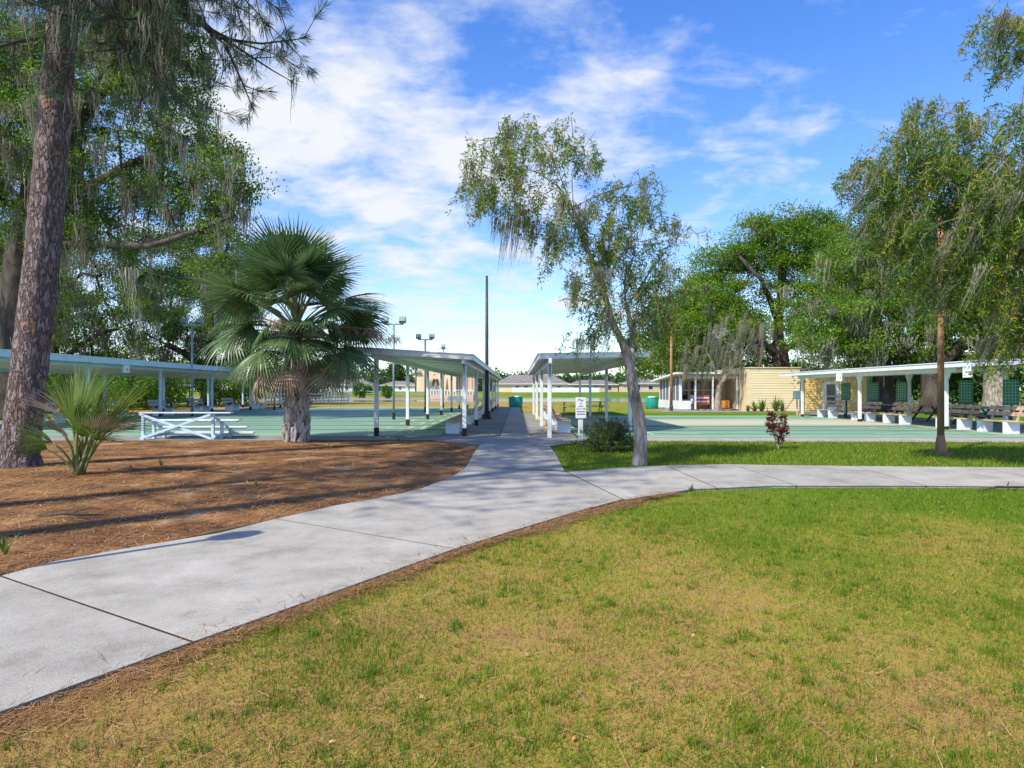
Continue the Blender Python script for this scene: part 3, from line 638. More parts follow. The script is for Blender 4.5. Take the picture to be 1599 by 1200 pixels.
# ---- notice sign
def notice():
    t = thing('notice_sign', 'white notice sign on a short post beside the bush', 'sign', (1.83, 18.5, 0)); MB().box((0, .03, .42), (.14, .10, .84)).build('post', M['white'], t); pn = MB().box((0, -.04, 1.0), (.30, .025, .60)).build('panel', M['white'], t)
    for s, z, h in (('Play', 1.22, .10), ('at', 1.13, .08), ('your', 1.05, .08), ('own risk', .97, .075)): text_part(s, h, M['ink'], pn, (0, -.056, z), (R(90), 0, 0))
    m = MB()
    for z in (.885, .815): m.box((0, -.055, z), (.24, .004, .022))
    m.build('small_print', M['ink'], pn)
notice()
# ---- bins, field table, electric box
def bin_(label, loc, s=1.0):
    t = thing('green_barrel_bin', label, 'bin', loc); MB().tube([(0, 0, 0), (0, 0, .06), (0, 0, .45), (0, 0, .86), (0, 0, .9)], [.36*s, .39*s, .41*s, .42*s, .40*s], 18).build('barrel', M['greenbin'], t, smooth=True); MB().tube([(0, 0, .88), (0, 0, .93)], [.44*s, .43*s], 18).build('rim', M['greenbin'], t)
    MB().tube([(0, 0, .93), (0, 0, 1.02)], [.30*s, .18*s], 14).build('lid', M['block'], t, smooth=True)
bin_('green barrel bin with a pale lid at the far end of the walk', (-.15, 56.5, 0), 1.5); bin_('green barrel bin at the left corner of the screened porch', (11.0, 52.4, 0), 1.3)
def table(name, label, loc, rz, top, leg, L=1.9, group=None, ends=True):
    t = thing(name, label, 'picnic table', loc, rz, group)
    for i in range(5): MB().box((0, -.30+.15*i, .74), (L, .14, .04)).build('top_plank', top, t)
    for s in (-1, 1):
        for q in (.62, .77): MB().box((0, s*q, .44), (L, .14, .04)).build('seat_plank', top, t)
        x = s*L*.36; MB().beam((x, -.72, .02), (x, -.22, .72), .05, .09).build('leg', leg, t); MB().beam((x, .72, .02), (x, .22, .72), .05, .09).build('leg', leg, t); MB().beam((x+.05, -.78, .40), (x+.05, .78, .40), .04, .09).build('cross_beam', leg, t)
    return t
table('picnic_table', 'long pinkish picnic table on dark legs in the dry field', (4.4, 43.5, 0), 0, M['wood'], M['dark'], 3.4)
for i, (x, y, rz) in enumerate(((19.6, 34.5, 80), (20.2, 31.0, 85), (19.9, 27.5, 95), (21.0, 24.5, 90))): table('picnic_table', f'weathered brown picnic table behind the scoreboard shelter benches, {ords[i] if i else "farthest"} one' if i == 0 else f'weathered brown picnic table behind the scoreboard shelter benches, {["", "second", "third", "last"][i]} from the yellow wall', (x, y, 0), R(rz), M['wood'], M['dark'], 1.9, 'picnic tables behind the right shelter')
table('picnic_table', 'green picnic table beyond the right shelter, left of the nearest scoreboard', (21.6, 29.5, 0), R(20), M['greenbin'], M['greenbin'], 1.8)
for i, (x, y) in enumerate(((-27, 37.5), (-24.5, 58.5), (-20.5, 61))): table('picnic_table', ['orange-brown picnic table at the far left under the oak', 'dark picnic table past the far left shelter', 'dark picnic table seen left of the palm trunk'][i], (x, y, 0), R(15*i), M['orange'] if i == 0 else M['dark'], M['dark'])
def ebox():
    t = thing('electric_box', 'white electrical box on pink posts at the corner of the yellow wall', 'box', (16.9, 38.6, 0)); MB().box((0, 0, 1.22), (.50, .22, .52)).build('case', M['white'], t); MB().box((0, -.115, 1.22), (.42, .012, .44)).build('door', M['block'], t)
    for x in (-.02, .16): MB().box((x, .05, .49), (.07, .07, .96)).build('post', M['pink'], t)
    MB().tube([(-.2, -.02, 1.1), (-.95, -.02, .05)], .018, 6).build('brace', M['dark'], t)
ebox()
# ---- yellow clubhouse with porch
def siding(x0, x1, y, z0, z1, mat, parent, name='siding', step=.17, holes=()):
    m = MB(); n = int((z1-z0)/step)
    for k in range(n):
        a = z0+(z1-z0)*k/n; b = z0+(z1-z0)*(k+1)/n
        spans = [(x0, x1)]
        for hx0, hx1, hz0, hz1 in holes:
            if hz0 < (a+b)/2 < hz1: spans = [q for s in spans for q in ((s[0], min(s[1], hx0)), (max(s[0], hx1), s[1])) if q[1]-q[0] > .01]
        for s0, s1 in spans:
            m.poly([(s0, y-.030, a), (s1, y-.030, a), (s1, y-.006, b), (s0, y-.006, b)]); m.poly([(s0, y-.006, a), (s1, y-.006, a), (s1, y-.030, a), (s0, y-.030, a)])
    o = m.build(name, mat, parent); o['kind'] = 'stuff'; return o
def clubhouse():
    t = thing('clubhouse', 'low yellow clapboard building with screened porch and white door', 'building', (18, 45.6, 0)); O = Vector((18, 45.6, 0))
    def bx(n, x0, x1, y0, y1, z0, z1, mat, par=t): return MB().box(((x0+x1)/2-O.x, (y0+y1)/2-O.y, (z0+z1)/2), (x1-x0, y1-y0, z1-z0)).build(n, mat, par)
    w1 = bx('wall', 16.5, 20.15, 45.7, 53, 0, 3.1, M['yellowpale']); siding(16.5-18, 20.15-18, 45.7-45.6, .05, 3.08, M['yellowpale'], w1)
    bx('coping', 16.45, 20.2, 45.60, 53, 3.1, 3.16, M['yellowpale'])
    w2 = bx('wall', 20.15, 25.2, 46.3, 53, 0, 2.95, M['yellow']); siding(20.25-18, 25.1-18, 46.3-45.6, .05, 2.95, M['yellow'], w2, holes=((22.1-18, 23.15-18, 0, 2.12),))
    bx('roof', 20.0, 25.6, 45.9, 53.4, 2.95, 3.06, M['shingle']); bx('corner_trim', 20.15, 20.3, 46.24, 46.3, 0, 2.95, M['brown']); bx('corner_trim', 24.9, 25.22, 46.2, 46.26, 0, 2.95, M['yellow'])
    d = bx('door', 22.15, 23.1, 46.22, 46.28, .05, 2.08, M['white'])
    for z0, z1 in ((1.12, 1.95), (.50, 1.05)): bx('pane', 22.32, 22.95, 46.205, 46.23, z0, z1, M['glass'], d)
    bx('door_frame', 22.06, 22.15, 46.19, 46.30, 0, 2.16, M['white'], d); bx('door_frame', 23.1, 23.19, 46.19, 46.30, 0, 2.16, M['white'], d); bx('door_frame', 22.06, 23.19, 46.19, 46.30, 2.08, 2.17, M['white'], d)
    bx('handle', 23.0, 23.05, 46.15, 46.22, 1.0, 1.10, M['dark'], d)
    bx('wall_lamp', 24.6, 24.75, 46.1, 46.27, 1.55, 1.85, M['dark']); bx('corner_post', 25.2, 25.35, 46.1, 46.3, 0, 2.9, M['steel'])
    # porch block left: knee wall and screens on the left side, open front with posts
    x0, x1, y0, y1 = 12.2, 16.5, 48.2, 56
    m = MB(); zf, zb = 2.72, 2.25
    m.v = [(x0-.5-18, y0-.7-45.6, zf), (x1-18, y0-.7-45.6, zf), (x1-18, y1-45.6, zb), (x0-.5-18, y1-45.6, zb)]; m.v += [(a, b, c+.14) for a, b, c in m.v]
    m.f = [(3, 2, 1, 0), (4, 5, 6, 7), (0, 1, 5, 4), (1, 2, 6, 5), (2, 3, 7, 6), (3, 0, 4, 7)]
    r = m.build('porch_roof', M['white'], t)
    for k in range(9): x = x0-.3-18+k*.5; MB().beam((x, y0-.7-45.6, zf+.15), (x, y1-45.6, zb+.15), .03, .03).build('roof_rib', M['white'], r)
    bx('porch_floor', x0-.1, x1, y0-.2, y1, 0, .10, M['concrete']); kw = bx('knee_wall', x0, x0+.12, y0, y1, .1, .72, M['white'])
    bx('knee_wall', x0, x0+.95, y0-.12, y0, .1, .72, M['white'])
    for i in range(7):
        yy = y0+.1+i*1.1; bx('screen_post', x0, x0+.09, yy, yy+.10, .72, 2.45, M['white'])
        if i < 6: bx('screen_panel', x0+.03, x0+.05, yy+.10, yy+1.1, .72, 2.35, M['screen'])
    bx('screen_door', x0-.02, x0+.0, y0+2.4, y0+3.2, .15, 2.2, M['white'])
    for x in (12.25, 13.2, 14.5, 16.3): bx('porch_post', x, x+.12, y0-.55 if x > 13 else y0-.10, y0-.43 if x > 13 else y0+.02, .1, 2.6, M['white'])
    bx('header', x0, x1, y0-.1, y0+.02, 2.38, 2.62, M['soffit']); wb = bx('wall', x0+.2, x1, 50.6, 50.8, .1, 2.6, M['yellow'])
    for a, b in ((12.5, 13.5), (13.6, 14.6), (14.7, 15.7)):
        wn = bx('window', a, b, 50.54, 50.6, .75, 2.3, M['white'], t)
        for z0_, z1_ in ((.82, 1.48), (1.56, 2.24)): bx('pane', a+.06, b-.06, 50.52, 50.545, z0_, z1_, M['glass'], wn)
    siding(15.5-18, 16.45-18, 50.55-45.6, .1, 2.6, M['yellow'], wb, 'siding')
    return t
clubhouse()
def flag_bench():
    t = thing('painted_bench', 'porch bench painted with a blue triangle, white star and red and white stripes', 'bench', (13.75, 48.4, .1)); W = 1.5
    for i in range(5): MB().box((.0, .0, .42+.14*i), (W, .04, .135), rx=R(-8)).build('back_plank', M['red'] if i % 2 == 0 else M['white'], t)
    tri = MB().poly([(-.76, -.045, .36), (-.2, -.045, .70), (-.76, -.045, 1.04)]).build('blue_triangle', M['blue'], t)
    pts = []
    for k in range(10): a = math.pi/2+k*math.pi/5; r = .15 if k % 2 == 0 else .06; pts.append((-.58+r*math.cos(a), -.055, .70+r*math.sin(a)))
    MB().poly(pts[::-1]).build('star', M['white'], tri)
    MB().box((0, -.26, .36), (W, .42, .05)).build('seat', M['red'], t)
    for x in (-.68, .68): MB().box((x, -.24, .17), (.07, .44, .34)).build('leg', M['blue'], t)
flag_bench()
for i, (x, c) in enumerate(((15.05, 'orange'), (15.7, 'red-orange'))):
    t = thing('porch_cabinet', f'low {c} wooden cabinet standing on the porch', 'cabinet', (x, 48.5, .1), 0, 'porch cabinets'); MB().box((0, 0, .34), (.62, .4, .58)).build('body', M['orange'], t); MB().box((0, -.21, .34), (.54, .02, .48)).build('door', M['orange'], t)
    for q in (-.25, .25): MB().box((q, 0, .03), (.06, .3, .06)).build('foot', M['dark'], t)
t = thing('porch_box', 'white paper notice on a pink box at the left of the porch', 'box', (12.95, 48.35, .1)); MB().box((0, 0, .3), (.7, .3, .6)).build('body', M['pink'], t); MB().box((.1, -.156, .32), (.26, .01, .34)).build('paper', M['white'], t)
# ---- golf cart and white rail fence on the far left
def cart():
    t = thing('golf_cart', 'dark golf cart parked beyond the far left shelter under the oaks', 'golf cart', (-29.5, 56, 0), R(25)); MB().box((0, 0, .62), (2.2, 1.1, .42)).build('body', M['board'], t); MB().box((-.35, 0, .95), (.7, 1.0, .22)).build('seat', M['black'], t); MB().box((-.68, 0, 1.2), (.12, 1.0, .42)).build('seat_back', M['black'], t)
    rf = MB().box((-.1, 0, 1.98), (1.9, 1.2, .08)).build('roof', M['white'], t)
    for x in (-.85, .75):
        for y in (-.5, .5): MB().beam((x, y, .8), (x*.95, y, 1.96), .05, .05).build('roof_post', M['dark'], t); w_ = MB().tube([(x, y-.09, .25), (x, y+.09, .25)], .25, 14).build('wheel', M['black'], t); MB().tube([(x, y-.10, .25), (x, y+.10, .25)], .12, 10).build('hub', M['steel'], w_)
cart()
def rail_fence(label, p, q, n, h, mat, rails, name='rail_fence'):
    p, q = Vector(p), Vector(q); t = thing(name, label, 'fence', tuple(p)); d = q-p
    for i in range(n+1):
        c = d*i/n; MB().box((c.x, c.y, c.z+h/2), (.13, .13, h+.1)).build('post', mat, t)
        if i < n:
            e = d*(i+1)/n
            for z in rails: MB().beam(c+Vector((0, 0, h*z)), e+Vector((0, 0, h*z)), .05, .16).build('rail', mat, t)
rail_fence('white three-rail fence seen either side of the palm trunk', (-26, 66, 0), (-19, 72, 0), 4, 1.2, M['white'], (.3, .6, .92))
def white_fence():
    t = thing('vinyl_fence', 'long white solid fence in front of the grey-roofed house', 'fence', (-1.3, 165, gz(165)))
    for i in range(9):
        x = i*2.5; MB().box((x+1.25, 0, .62), (2.38, .06, 1.2)).build('fence_panel', M['housewhite'], t); MB().box((x, 0, .7), (.14, .14, 1.4)).build('post', M['housewhite'], t)
white_fence()
# ---- houses beyond the pond
def house(label, x0, x1, Y, wall_h, ridge, wallm, depth=9, wins=(), base=None, ov=.6, hip=True):
    z = gz(Y) if base is None else base; cx = (x0+x1)/2; t = thing('house', label, 'house', (cx, Y, z)); wd = x1-x0
    MB().box((0, depth/2, wall_h/2), (wd, depth, wall_h)).build('wall', wallm, t)
    m = MB(); a = wd/2+ov; b0 = -ov; b1 = depth+ov; rr = min(wd/2-.5, depth/2)*(.95 if hip else 0); zc = wall_h
    m.v = [(-a, b0, zc), (a, b0, zc), (a, b1, zc), (-a, b1, zc), (-a+rr, depth/2, zc+ridge), (a-rr, depth/2, zc+ridge)]; m.f = [(0, 1, 5, 4), (1, 2, 5), (2, 3, 4, 5), (3, 0, 4), (3, 2, 1, 0)]
    r = m.build('roof', M['shingle'], t); MB().beam((-a, b0-.03, zc), (a, b0-.03, zc), .06, .2).build('fascia', M['housewhite'], r)
    for (f, w_, h_) in wins:
        x = -wd/2+wd*f; wn = MB().box((x, -.03, wall_h*.55), (w_, .08, h_)).build('window', M['housewhite'], t); MB().box((x, -.08, wall_h*.55), (w_-.25, .03, h_-.25)).build('pane', M['glass'], wn)
house('cream house with wide grey hip roof behind the white fence', -6.5, 15, 190, 2.4, 2.9, M['cream'], 11, ((.30, 1.4, 1.3), (.42, 1.6, 1.3), (.55, 1.8, 1.3), (.72, 1.6, 1.2), (.88, 1.4, 1.2)))
house('pale pink house with white roof edge right of the palms', 17, 33, 210, 2.4, 1.6, M['pink'], 10, ((.15, 1.4, 1.3), (.4, 1.2, 1.6), (.55, 2.0, 1.5), (.8, 2.2, 1.5)))
house('pink house with white framed sunroom left of the porch', 32.5, 44, 195, 2.5, 1.9, M['pink'], 10, ((.12, 1.2, 1.8), (.25, 1.2, 1.8), (.38, 1.2, 1.8), (.7, 1.6, 1.3)))
house('pink gabled house just left of the screened porch', 41, 58, 172, 2.3, 2.2, M['pink'], 10, ((.3, 1.6, 1.2),))
house('white house with long grey roof left of the tan hall', -46, -34, 215, 2.2, 1.5, M['housewhite'], 9, ((.1, 1, 1), (.3, 1.1, 1.1), (.55, 1.1, 1.1), (.78, 1.1, 1.1)))
house('small white house at the left end of the far row', -58, -47, 205, 2.2, 2.0, M['housewhite'], 9, ((.3, 1.2, 1.2), (.7, 1.2, 1.2)))
house('pale house far left behind the palm crown', -74, -61, 210, 2.3, 1.9, M['housewhite'], 9, ((.3, 1.4, 1.2), (.7, 1.4, 1.2)))
def hall():
    O = Vector((-25, 200, gz(200))); t = thing('tan_hall', 'tall windowless tan hall with brown figures on its front', 'building', tuple(O))
    MB().box((-.6, 7, 3.4), (12.8, 14, 6.8)).build('wall', M['cream'], t); MB().box((-.6, 7, 6.9), (13, 14.2, .25)).build('parapet', M['cream'], t)
    MB().box((8.6, 9, 3.0), (5.5, 12, 6.0)).build('side_wing', M['pink'], t)
    for x in (-3.2, 3.0): m = MB(); m.poly([(x-.45, -.12, 0), (x+.45, -.12, 0), (x+.05, -.12, 4.2), (x-.05, -.12, 4.2)]); m.poly([(x-.45, -.12, 0), (x-.05, -.12, 4.2), (x-.05, .05, 4.2), (x-.45, .05, 0)]); m.poly([(x+.05, -.12, 4.2), (x+.45, -.12, 0), (x+.45, .05, 0), (x+.05, .05, 4.2)]); m.build('wedge_pilaster', M['brown'], t)
    for s in (-1, 1):
        m = MB(); x = s*.55-.6; m.tube([(x+s*.25, -.12, 1.9), (x+s*.1, -.14, 3.0), (x-s*.12, -.14, 3.9), (x-s*.2, -.12, 4.2)], [.12, .34, .42, .12], 8); m.build('figure', M['brown'], t)
    for x in (-.9, 2.2): MB().box((x, -.02, 5.4), (.4, .06, .4)).build('vent', M['brown'], t)
    MB().box((-6.2, -.3, 6.2), (2.0, .9, .5)).build('awning', M['steel'], t)
    for x in (6.2, 7.6, 9.0, 10.4): MB().box((x, 2.9, 3.0), (.25, .3, 6.0)).build('pilaster', M['cream'], t)
hall()
def balustrade():
    t = thing('footbridge', 'low white balustraded footbridge by the pond', 'bridge', (-11.5, 112, .0)); MB().box((0, 2, .35), (7.6, 4, .7)).build('deck', M['pink'], t); MB().box((.6, -.02, .3), (2.6, .1, .5)).build('arch_opening', M['steel'], t)
    MB().box((0, .1, 1.55), (7.6, .18, .14)).build('top_rail', M['housewhite'], t)
    for i in range(16): MB().box((-3.7+i*.49, .1, 1.1), (.16, .14, .8)).build('baluster', M['housewhite'], t)
balustrade()
rail_fence('long grey railing across the grass in front of the tan hall', (-60, 150, gz(150)), (-16, 140, gz(140)), 14, 1.1, M['steel'], (.5, .95), 'railing')
# ================================================================== TREES AND PLANTS
def fan_frond(name, nseg, Lb, pet, arch, droop, spread=R(250), fold=.25, dead=False, wseg=.05):
    """one fan palm frond: curved stalk from the origin along +x rising, then a fan of narrow segments"""
    pts = []; n = 7
    for i in range(n+1): f = i/n; pts.append(np.array([pet*f, 0, arch*(math.sin(f*math.pi*.62))*pet*.5]))
    V, F, T = [], [], []
    tip = pts[-1]; d = (pts[-1]-pts[-2]); d /= np.linalg.norm(d); up = np.array([0, 0, 1.]); s = np.array([0, 1., 0]); u = np.cross(d, s)*-1; u = u/np.linalg.norm(u)
    for k in range(nseg):
        a = -spread/2+spread*k/(nseg-1); L = Lb*(.72+.28*math.cos(a*.62))*random.uniform(.88, 1.06); dirr = d*math.cos(a)+s*math.sin(a); dirr = dirr+u*(fold*abs(math.sin(a))); dirr /= np.linalg.norm(dirr)
        side = np.cross(dirr, u); side /= np.linalg.norm(side); base = len(V); ss = 4; tw = random.uniform(-.4, .4); t0 = min(1, max(0, random.gauss(.5, .2)))
        side = side*math.cos(tw)+u*math.sin(tw)
        for i in range(ss+1):
            f = i/ss; c = tip+dirr*L*f*(1-.12*droop*f*f)+np.array([0, 0, -1])*droop*L*.45*f**2.6; wd = wseg*(.35+1.1*f if f < .45 else (1-f)/.55*.85+.04)*Lb
            V.append(c-side*wd/2); V.append(c+side*wd/2); T += [t0, t0]
        for i in range(ss): b = base+2*i; F.append((b, b+1, b+3, b+2))
    me = np_mesh(name, V, F, M['palmdead'] if dead else M['palmleaf'], T)
    st = MB().tube([tuple(p) for p in pts], [.035*(1-.5*i/n) for i in range(n+1)], 5).mesh('stalk', M['petiole'], True)
    return me, st
def place_frond(parent, meshes, origin, az, el, sc=1.0, roll=0, young=None):
    me, st = meshes
    o = link('frond', me, parent, origin, None, (sc, sc, sc)); o.rotation_euler = (Matrix.Rotation(az, 4, 'Z') @ Matrix.Rotation(-el, 4, 'Y') @ Matrix.Rotation(roll, 4, 'X')).to_euler()
    link('stalk', st, o)
def sabal():
    random.seed(21)
    X0, Y0 = -6.47, 18.75; t = thing('cabbage_palm', 'stout cabbage palm with criss-crossed trunk and full round crown', 'palm tree', (X0, Y0, 0))
    prof = [(0, .47), (.15, .44), (.5, .37), (1.0, .34), (1.6, .33), (2.2, .30), (3.0, .22), (3.5, .12)]
    trunk = MB().tube([(0, 0, z) for z, r in prof], [r*.76 for z, r in prof], 14).build('trunk', M['boottrunk'], t, smooth=True)
    # old leaf bases: each a flattened forked wedge leaning outward
    bm = MB(); bm.v = [(-.085, 0, 0), (.085, 0, 0), (.05, .05, .36), (-.05, .05, .36), (-.06, .05, 0), (.06, .05, 0), (.028, .10, .40), (-.028, .10, .40)]; bm.f = [(0, 1, 5, 4), (4, 5, 6, 7), (1, 2, 6, 5), (3, 0, 4, 7), (2, 3, 7, 6), (3, 2, 1, 0)]; bme = bm.mesh('boot', M['boot'])
    k = 0; z = .02
    while z < 2.35:
        r = float(np.interp(z, [p[0] for p in prof], [p[1] for p in prof]))
        for j in range(12):
            a = 2*math.pi*(j+.5*(k % 2))/12+random.uniform(-.06, .06); s = random.uniform(.7, 1.0)
            o = link('boot', bme, trunk, (math.cos(a)*r*.72, math.sin(a)*r*.72, z+random.uniform(-.03, .03))); lean = random.choice((-1, 1))*random.uniform(.25, .5)
            o.rotation_euler = (Matrix.Rotation(a-math.pi/2, 4, 'Z') @ Matrix.Rotation(lean, 4, 'Y')).to_euler(); o.scale = (s, s, s)
        z += .125; k += 1
    fr = [fan_frond('frond', 46, 1.42, 1.75, a, dr, wseg=.056) for a, dr in ((.5, .2), (.35, .5), (.3, .75), (.5, .65))]
    dd = [fan_frond('dead_frond', 36, 1.15, 1.55, .2, 1.3, dead=True) for _ in range(2)]
    for i in range(70):
        f = i/69; el = R(80)-f*R(113)+random.uniform(-.16, .16); az = i*2.39996+random.uniform(-.2, .2)
        m = fr[0] if f < .3 else (fr[1] if f < .6 else fr[random.choice((2, 3))])
        place_frond(t, m, (0, 0, 3.5-.5*f), az, el, random.uniform(.84, 1.06)*(1 if f < .6 else (.82 if math.sin(az) < -.3 else 1.0)), random.uniform(-.6, .6))
    for i in range(9): place_frond(t, dd[i % 2], (0, 0, 2.65), i*2.39996+random.uniform(-.3, .3), R(-20)+random.uniform(-.25, .25), random.uniform(.65, .9), random.uniform(-.4, .4))
    # dry flower stalks arching out
    parts = []
    for az, el, L in ((-.1, .35, 2.9), (.25, .5, 2.2), (2.6, .3, 2.4), (-1.5, .5, 1.9)):
        m = MB(); pts = [(math.cos(az)*L*f, math.sin(az)*L*f, 3.1+L*f*math.sin(el)-.35*L*f*f) for f in (0, .3, .6, .8, 1)]; m.tube(pts, [.025, .02, .015, .012, .006], 5); st = m.build('flower_stalk', M['twig'], t)
        e = np.repeat(np.array(pts[2:]), 70, axis=0)+rng.normal(size=(210, 3))*[.12, .12, .05]; V, F, T = leaf_quads(e, .34, .018, rng.uniform(.2, .9, 210), None, 1.2); link('flower_spray', np_mesh('flower_spray', V, F, M['palmdead'], T), st)
sabal()
def young_palm():
    random.seed(5)
    X0, Y0 = G(122, 742); t = thing('young_fan_palm', 'young fan palm with yellowing outer leaves beside the pine trunk', 'palm', (X0, Y0, 0))
    a = fan_frond('frond', 26, .92, .85, .2, .10, R(70), .1, wseg=.028); b = fan_frond('frond', 26, .78, .8, .4, .4, R(110), .2, wseg=.028); y = fan_frond('frond', 24, .75, .9, .4, .5, R(100), .2, dead=True, wseg=.026)
    for m in (a, b): m[0].materials[0] = M['palmyoung']
    for az, el, s, m in ((1.2, 76, 1.12, a), (2.6, 70, 1.05, a), (.3, 66, 1.0, a), (4.2, 72, 1.0, a), (5.2, 62, .9, b), (-.15, 44, 1.1, b), (3.2, 52, .9, b), (.9, 46, .95, b), (3.9, 40, .8, b), (-.6, 36, 1.0, y), (3.0, 50, 1.1, y), (-.1, 30, 1.0, y), (3.6, 30, .75, b), (.2, 48, 1.15, a), (-.4, 56, .8, b), (2.0, 58, .95, b), (4.8, 45, .8, y), (5.6, 35, .9, b)):
        place_frond(t, m, (random.uniform(-.07, .07), random.uniform(-.07, .07), .02), az, R(min(84, el+9)), s*1.04, random.uniform(-.9, .9))
young_palm()
# ---- pines
def pine_trunk(parent, base, pts, rad, k=30):
    m = MB(); P_ = [Vector(p) for p in pts]; n = 90; Vs, Fs = [], []; zs = np.linspace(0, 1, n)
    cum = np.linspace(0, 1, len(P_)); ph = rng.uniform(0, 6, 8)
    for i, f in enumerate(zs):
        c = np.array([np.interp(f, cum, [p[j] for p in P_]) for j in range(3)]); r = np.interp(f, cum, rad)
        for j in range(k):
            t = 2*math.pi*j/k; rr = r*(1+.03*math.sin(3*t+ph[0]+f*9)+.02*math.sin(7*t+ph[1]-f*23)+rng.uniform(-.022, .022)+ (.10*max(0, math.sin(5*t+ph[2]))*max(0, 1-f*22)))
            Vs.append((c[0]+rr*math.cos(t), c[1]+rr*math.sin(t), c[2]))
    for i in range(n-1):
        for j in range(k): Fs.append((i*k+j, i*k+(j+1) % k, (i+1)*k+(j+1) % k, (i+1)*k+j))
    link('trunk', np_mesh('trunk', Vs, Fs, M['pinebark'], smooth=True), parent)
def needle_tufts(tips, n=36, L=.24, wd=.010):
    pos, dirs, tint = [], [], []
    for p, d in tips:
        k = int(n*random.uniform(.7, 1.3)); q = rand_dirs(k)*.75+np.array(d)*1.0; q /= np.linalg.norm(q, axis=1, keepdims=True); pos.append(np.repeat([p], k, 0)+q*.01-np.array(d)*rng.uniform(0, .16, k)[:, None]); dirs.append(q); tint.append(np.clip(rng.normal(.5, .22, k), 0, 1))
    return leaf_quads(np.concatenate(pos), L, wd, np.concatenate(tint), np.concatenate(dirs), .12)
def pine(label, base, top, r0, branches, crown_n=60, vis_moss=True, group='pines'):
    global rng
    keep = rng; rng = np.random.default_rng(3); random.seed(11)
    bx, by = base; t = thing('pine_tree', label, 'tree', (bx, by, 0), 0, group); top = np.array(top); B = np.array([bx, by, 0.])
    pine_trunk(t, B, [(0, 0, -.05), (0, 0, .25)]+[tuple((top-B)*f+np.array([math.sin(f*5)*.08, 0, 0])) for f in (.06, .25, .5, .75, 1)], [r0*1.32, r0*1.08, r0, r0*.93, r0*.82, r0*.66, r0*.25])
    limbs = []; tips = []; mp = []
    m = MB()
    def twig(p, d, L, r, depth):
        p = np.array(p); d = np.array(d)/np.linalg.norm(d); pts = [p]; n = max(3, int(L/.35))
        for i in range(n): d = d+rng.normal(size=3)*.10+np.array([0, 0, -.045 if depth == 0 else .05]); d /= np.linalg.norm(d); pts.append(pts[-1]+d*L/n)
        m.tube([tuple(q) for q in pts], [r*(1-.75*i/n) for i in range(n+1)], 6 if r > .03 else 4)
        if vis_moss: mp.extend([pts[i] for i in range(1, n) if random.random() < .32])
        if depth >= 2 or L < .5: tips.append((pts[-1], d)); tips.append((pts[-2], d)); return
        for i in range(1, n+1):
            for s in range(2 if depth == 0 else 1):
                if random.random() < .85:
                    q = np.cross(d, rand_dirs(1)[0]); q /= np.linalg.norm(q); dv = d*.7+q*.8; twig(pts[i], dv, L*random.uniform(.22, .38) if depth == 0 else L*.45, r*.42, depth+1)
        tips.append((pts[-1], d))
    for a, d, L, r in branches: twig(np.array(a)-B, d, L, r, 0)
    for i in range(crown_n):
        f = random.uniform(.62, 1); az = random.uniform(0, 6.28); c = (top-B)*f; twig(c, (math.cos(az), math.sin(az), random.uniform(-.1, .6)), random.uniform(1.4, 3.6)*(1.25-f*.6), .05, 1)
    m.build('branches', M['oakbark'], t)
    V, F, T = needle_tufts(tips); link('needles', np_mesh('needles', V, F, M['needle'], T), t)
    if mp:
        mp = np.array(mp); V, F, T = moss_mesh(mp, rng.uniform(.3, 1.1, len(mp)), 9, .018, .06); link('moss', np_mesh('moss', V, F, M['moss'], T), t)
    rng = keep
pB = P(88, -20, 12.7)
pine('massive pine trunk with plated bark leaning at the left edge', G(30, 729)[:1]+(12.6,), (-8.3, 12.9, 19), .315,
     [(P(100, -150, 12.7), (.84, -.22, -.30), 4.7, .075), (P(100, -170, 12.6), (.86, -.22, -.30), 5.4, .075), (P(100, -130, 12.5), (.85, -.12, -.28), 4.3, .06), (P(100, -200, 12.5), (.9, -.2, -.28), 5.6, .07), (P(100, -185, 12.6), (.88, -.28, -.32), 5.0, .06), (P(100, -140, 12.6), (.86, -.30, -.24), 5.2, .06), (P(80, -60, 12.4), (-.8, -.5, .0), 2.4, .05), (P(60, 60, 12.5), (-.9, -.3, -.2), 1.6, .04)], 46)
pine('tall pine behind the viewer, casting the narrow shadow band on the straw', (-11.2, 1.0), (-10.9, 1.2, 20), .27, [], 60, False)
pine('second tall pine behind the viewer, shading the pine straw', (-13.6, 1.5), (-13.8, 1.7, 19), .25, [], 50, False)
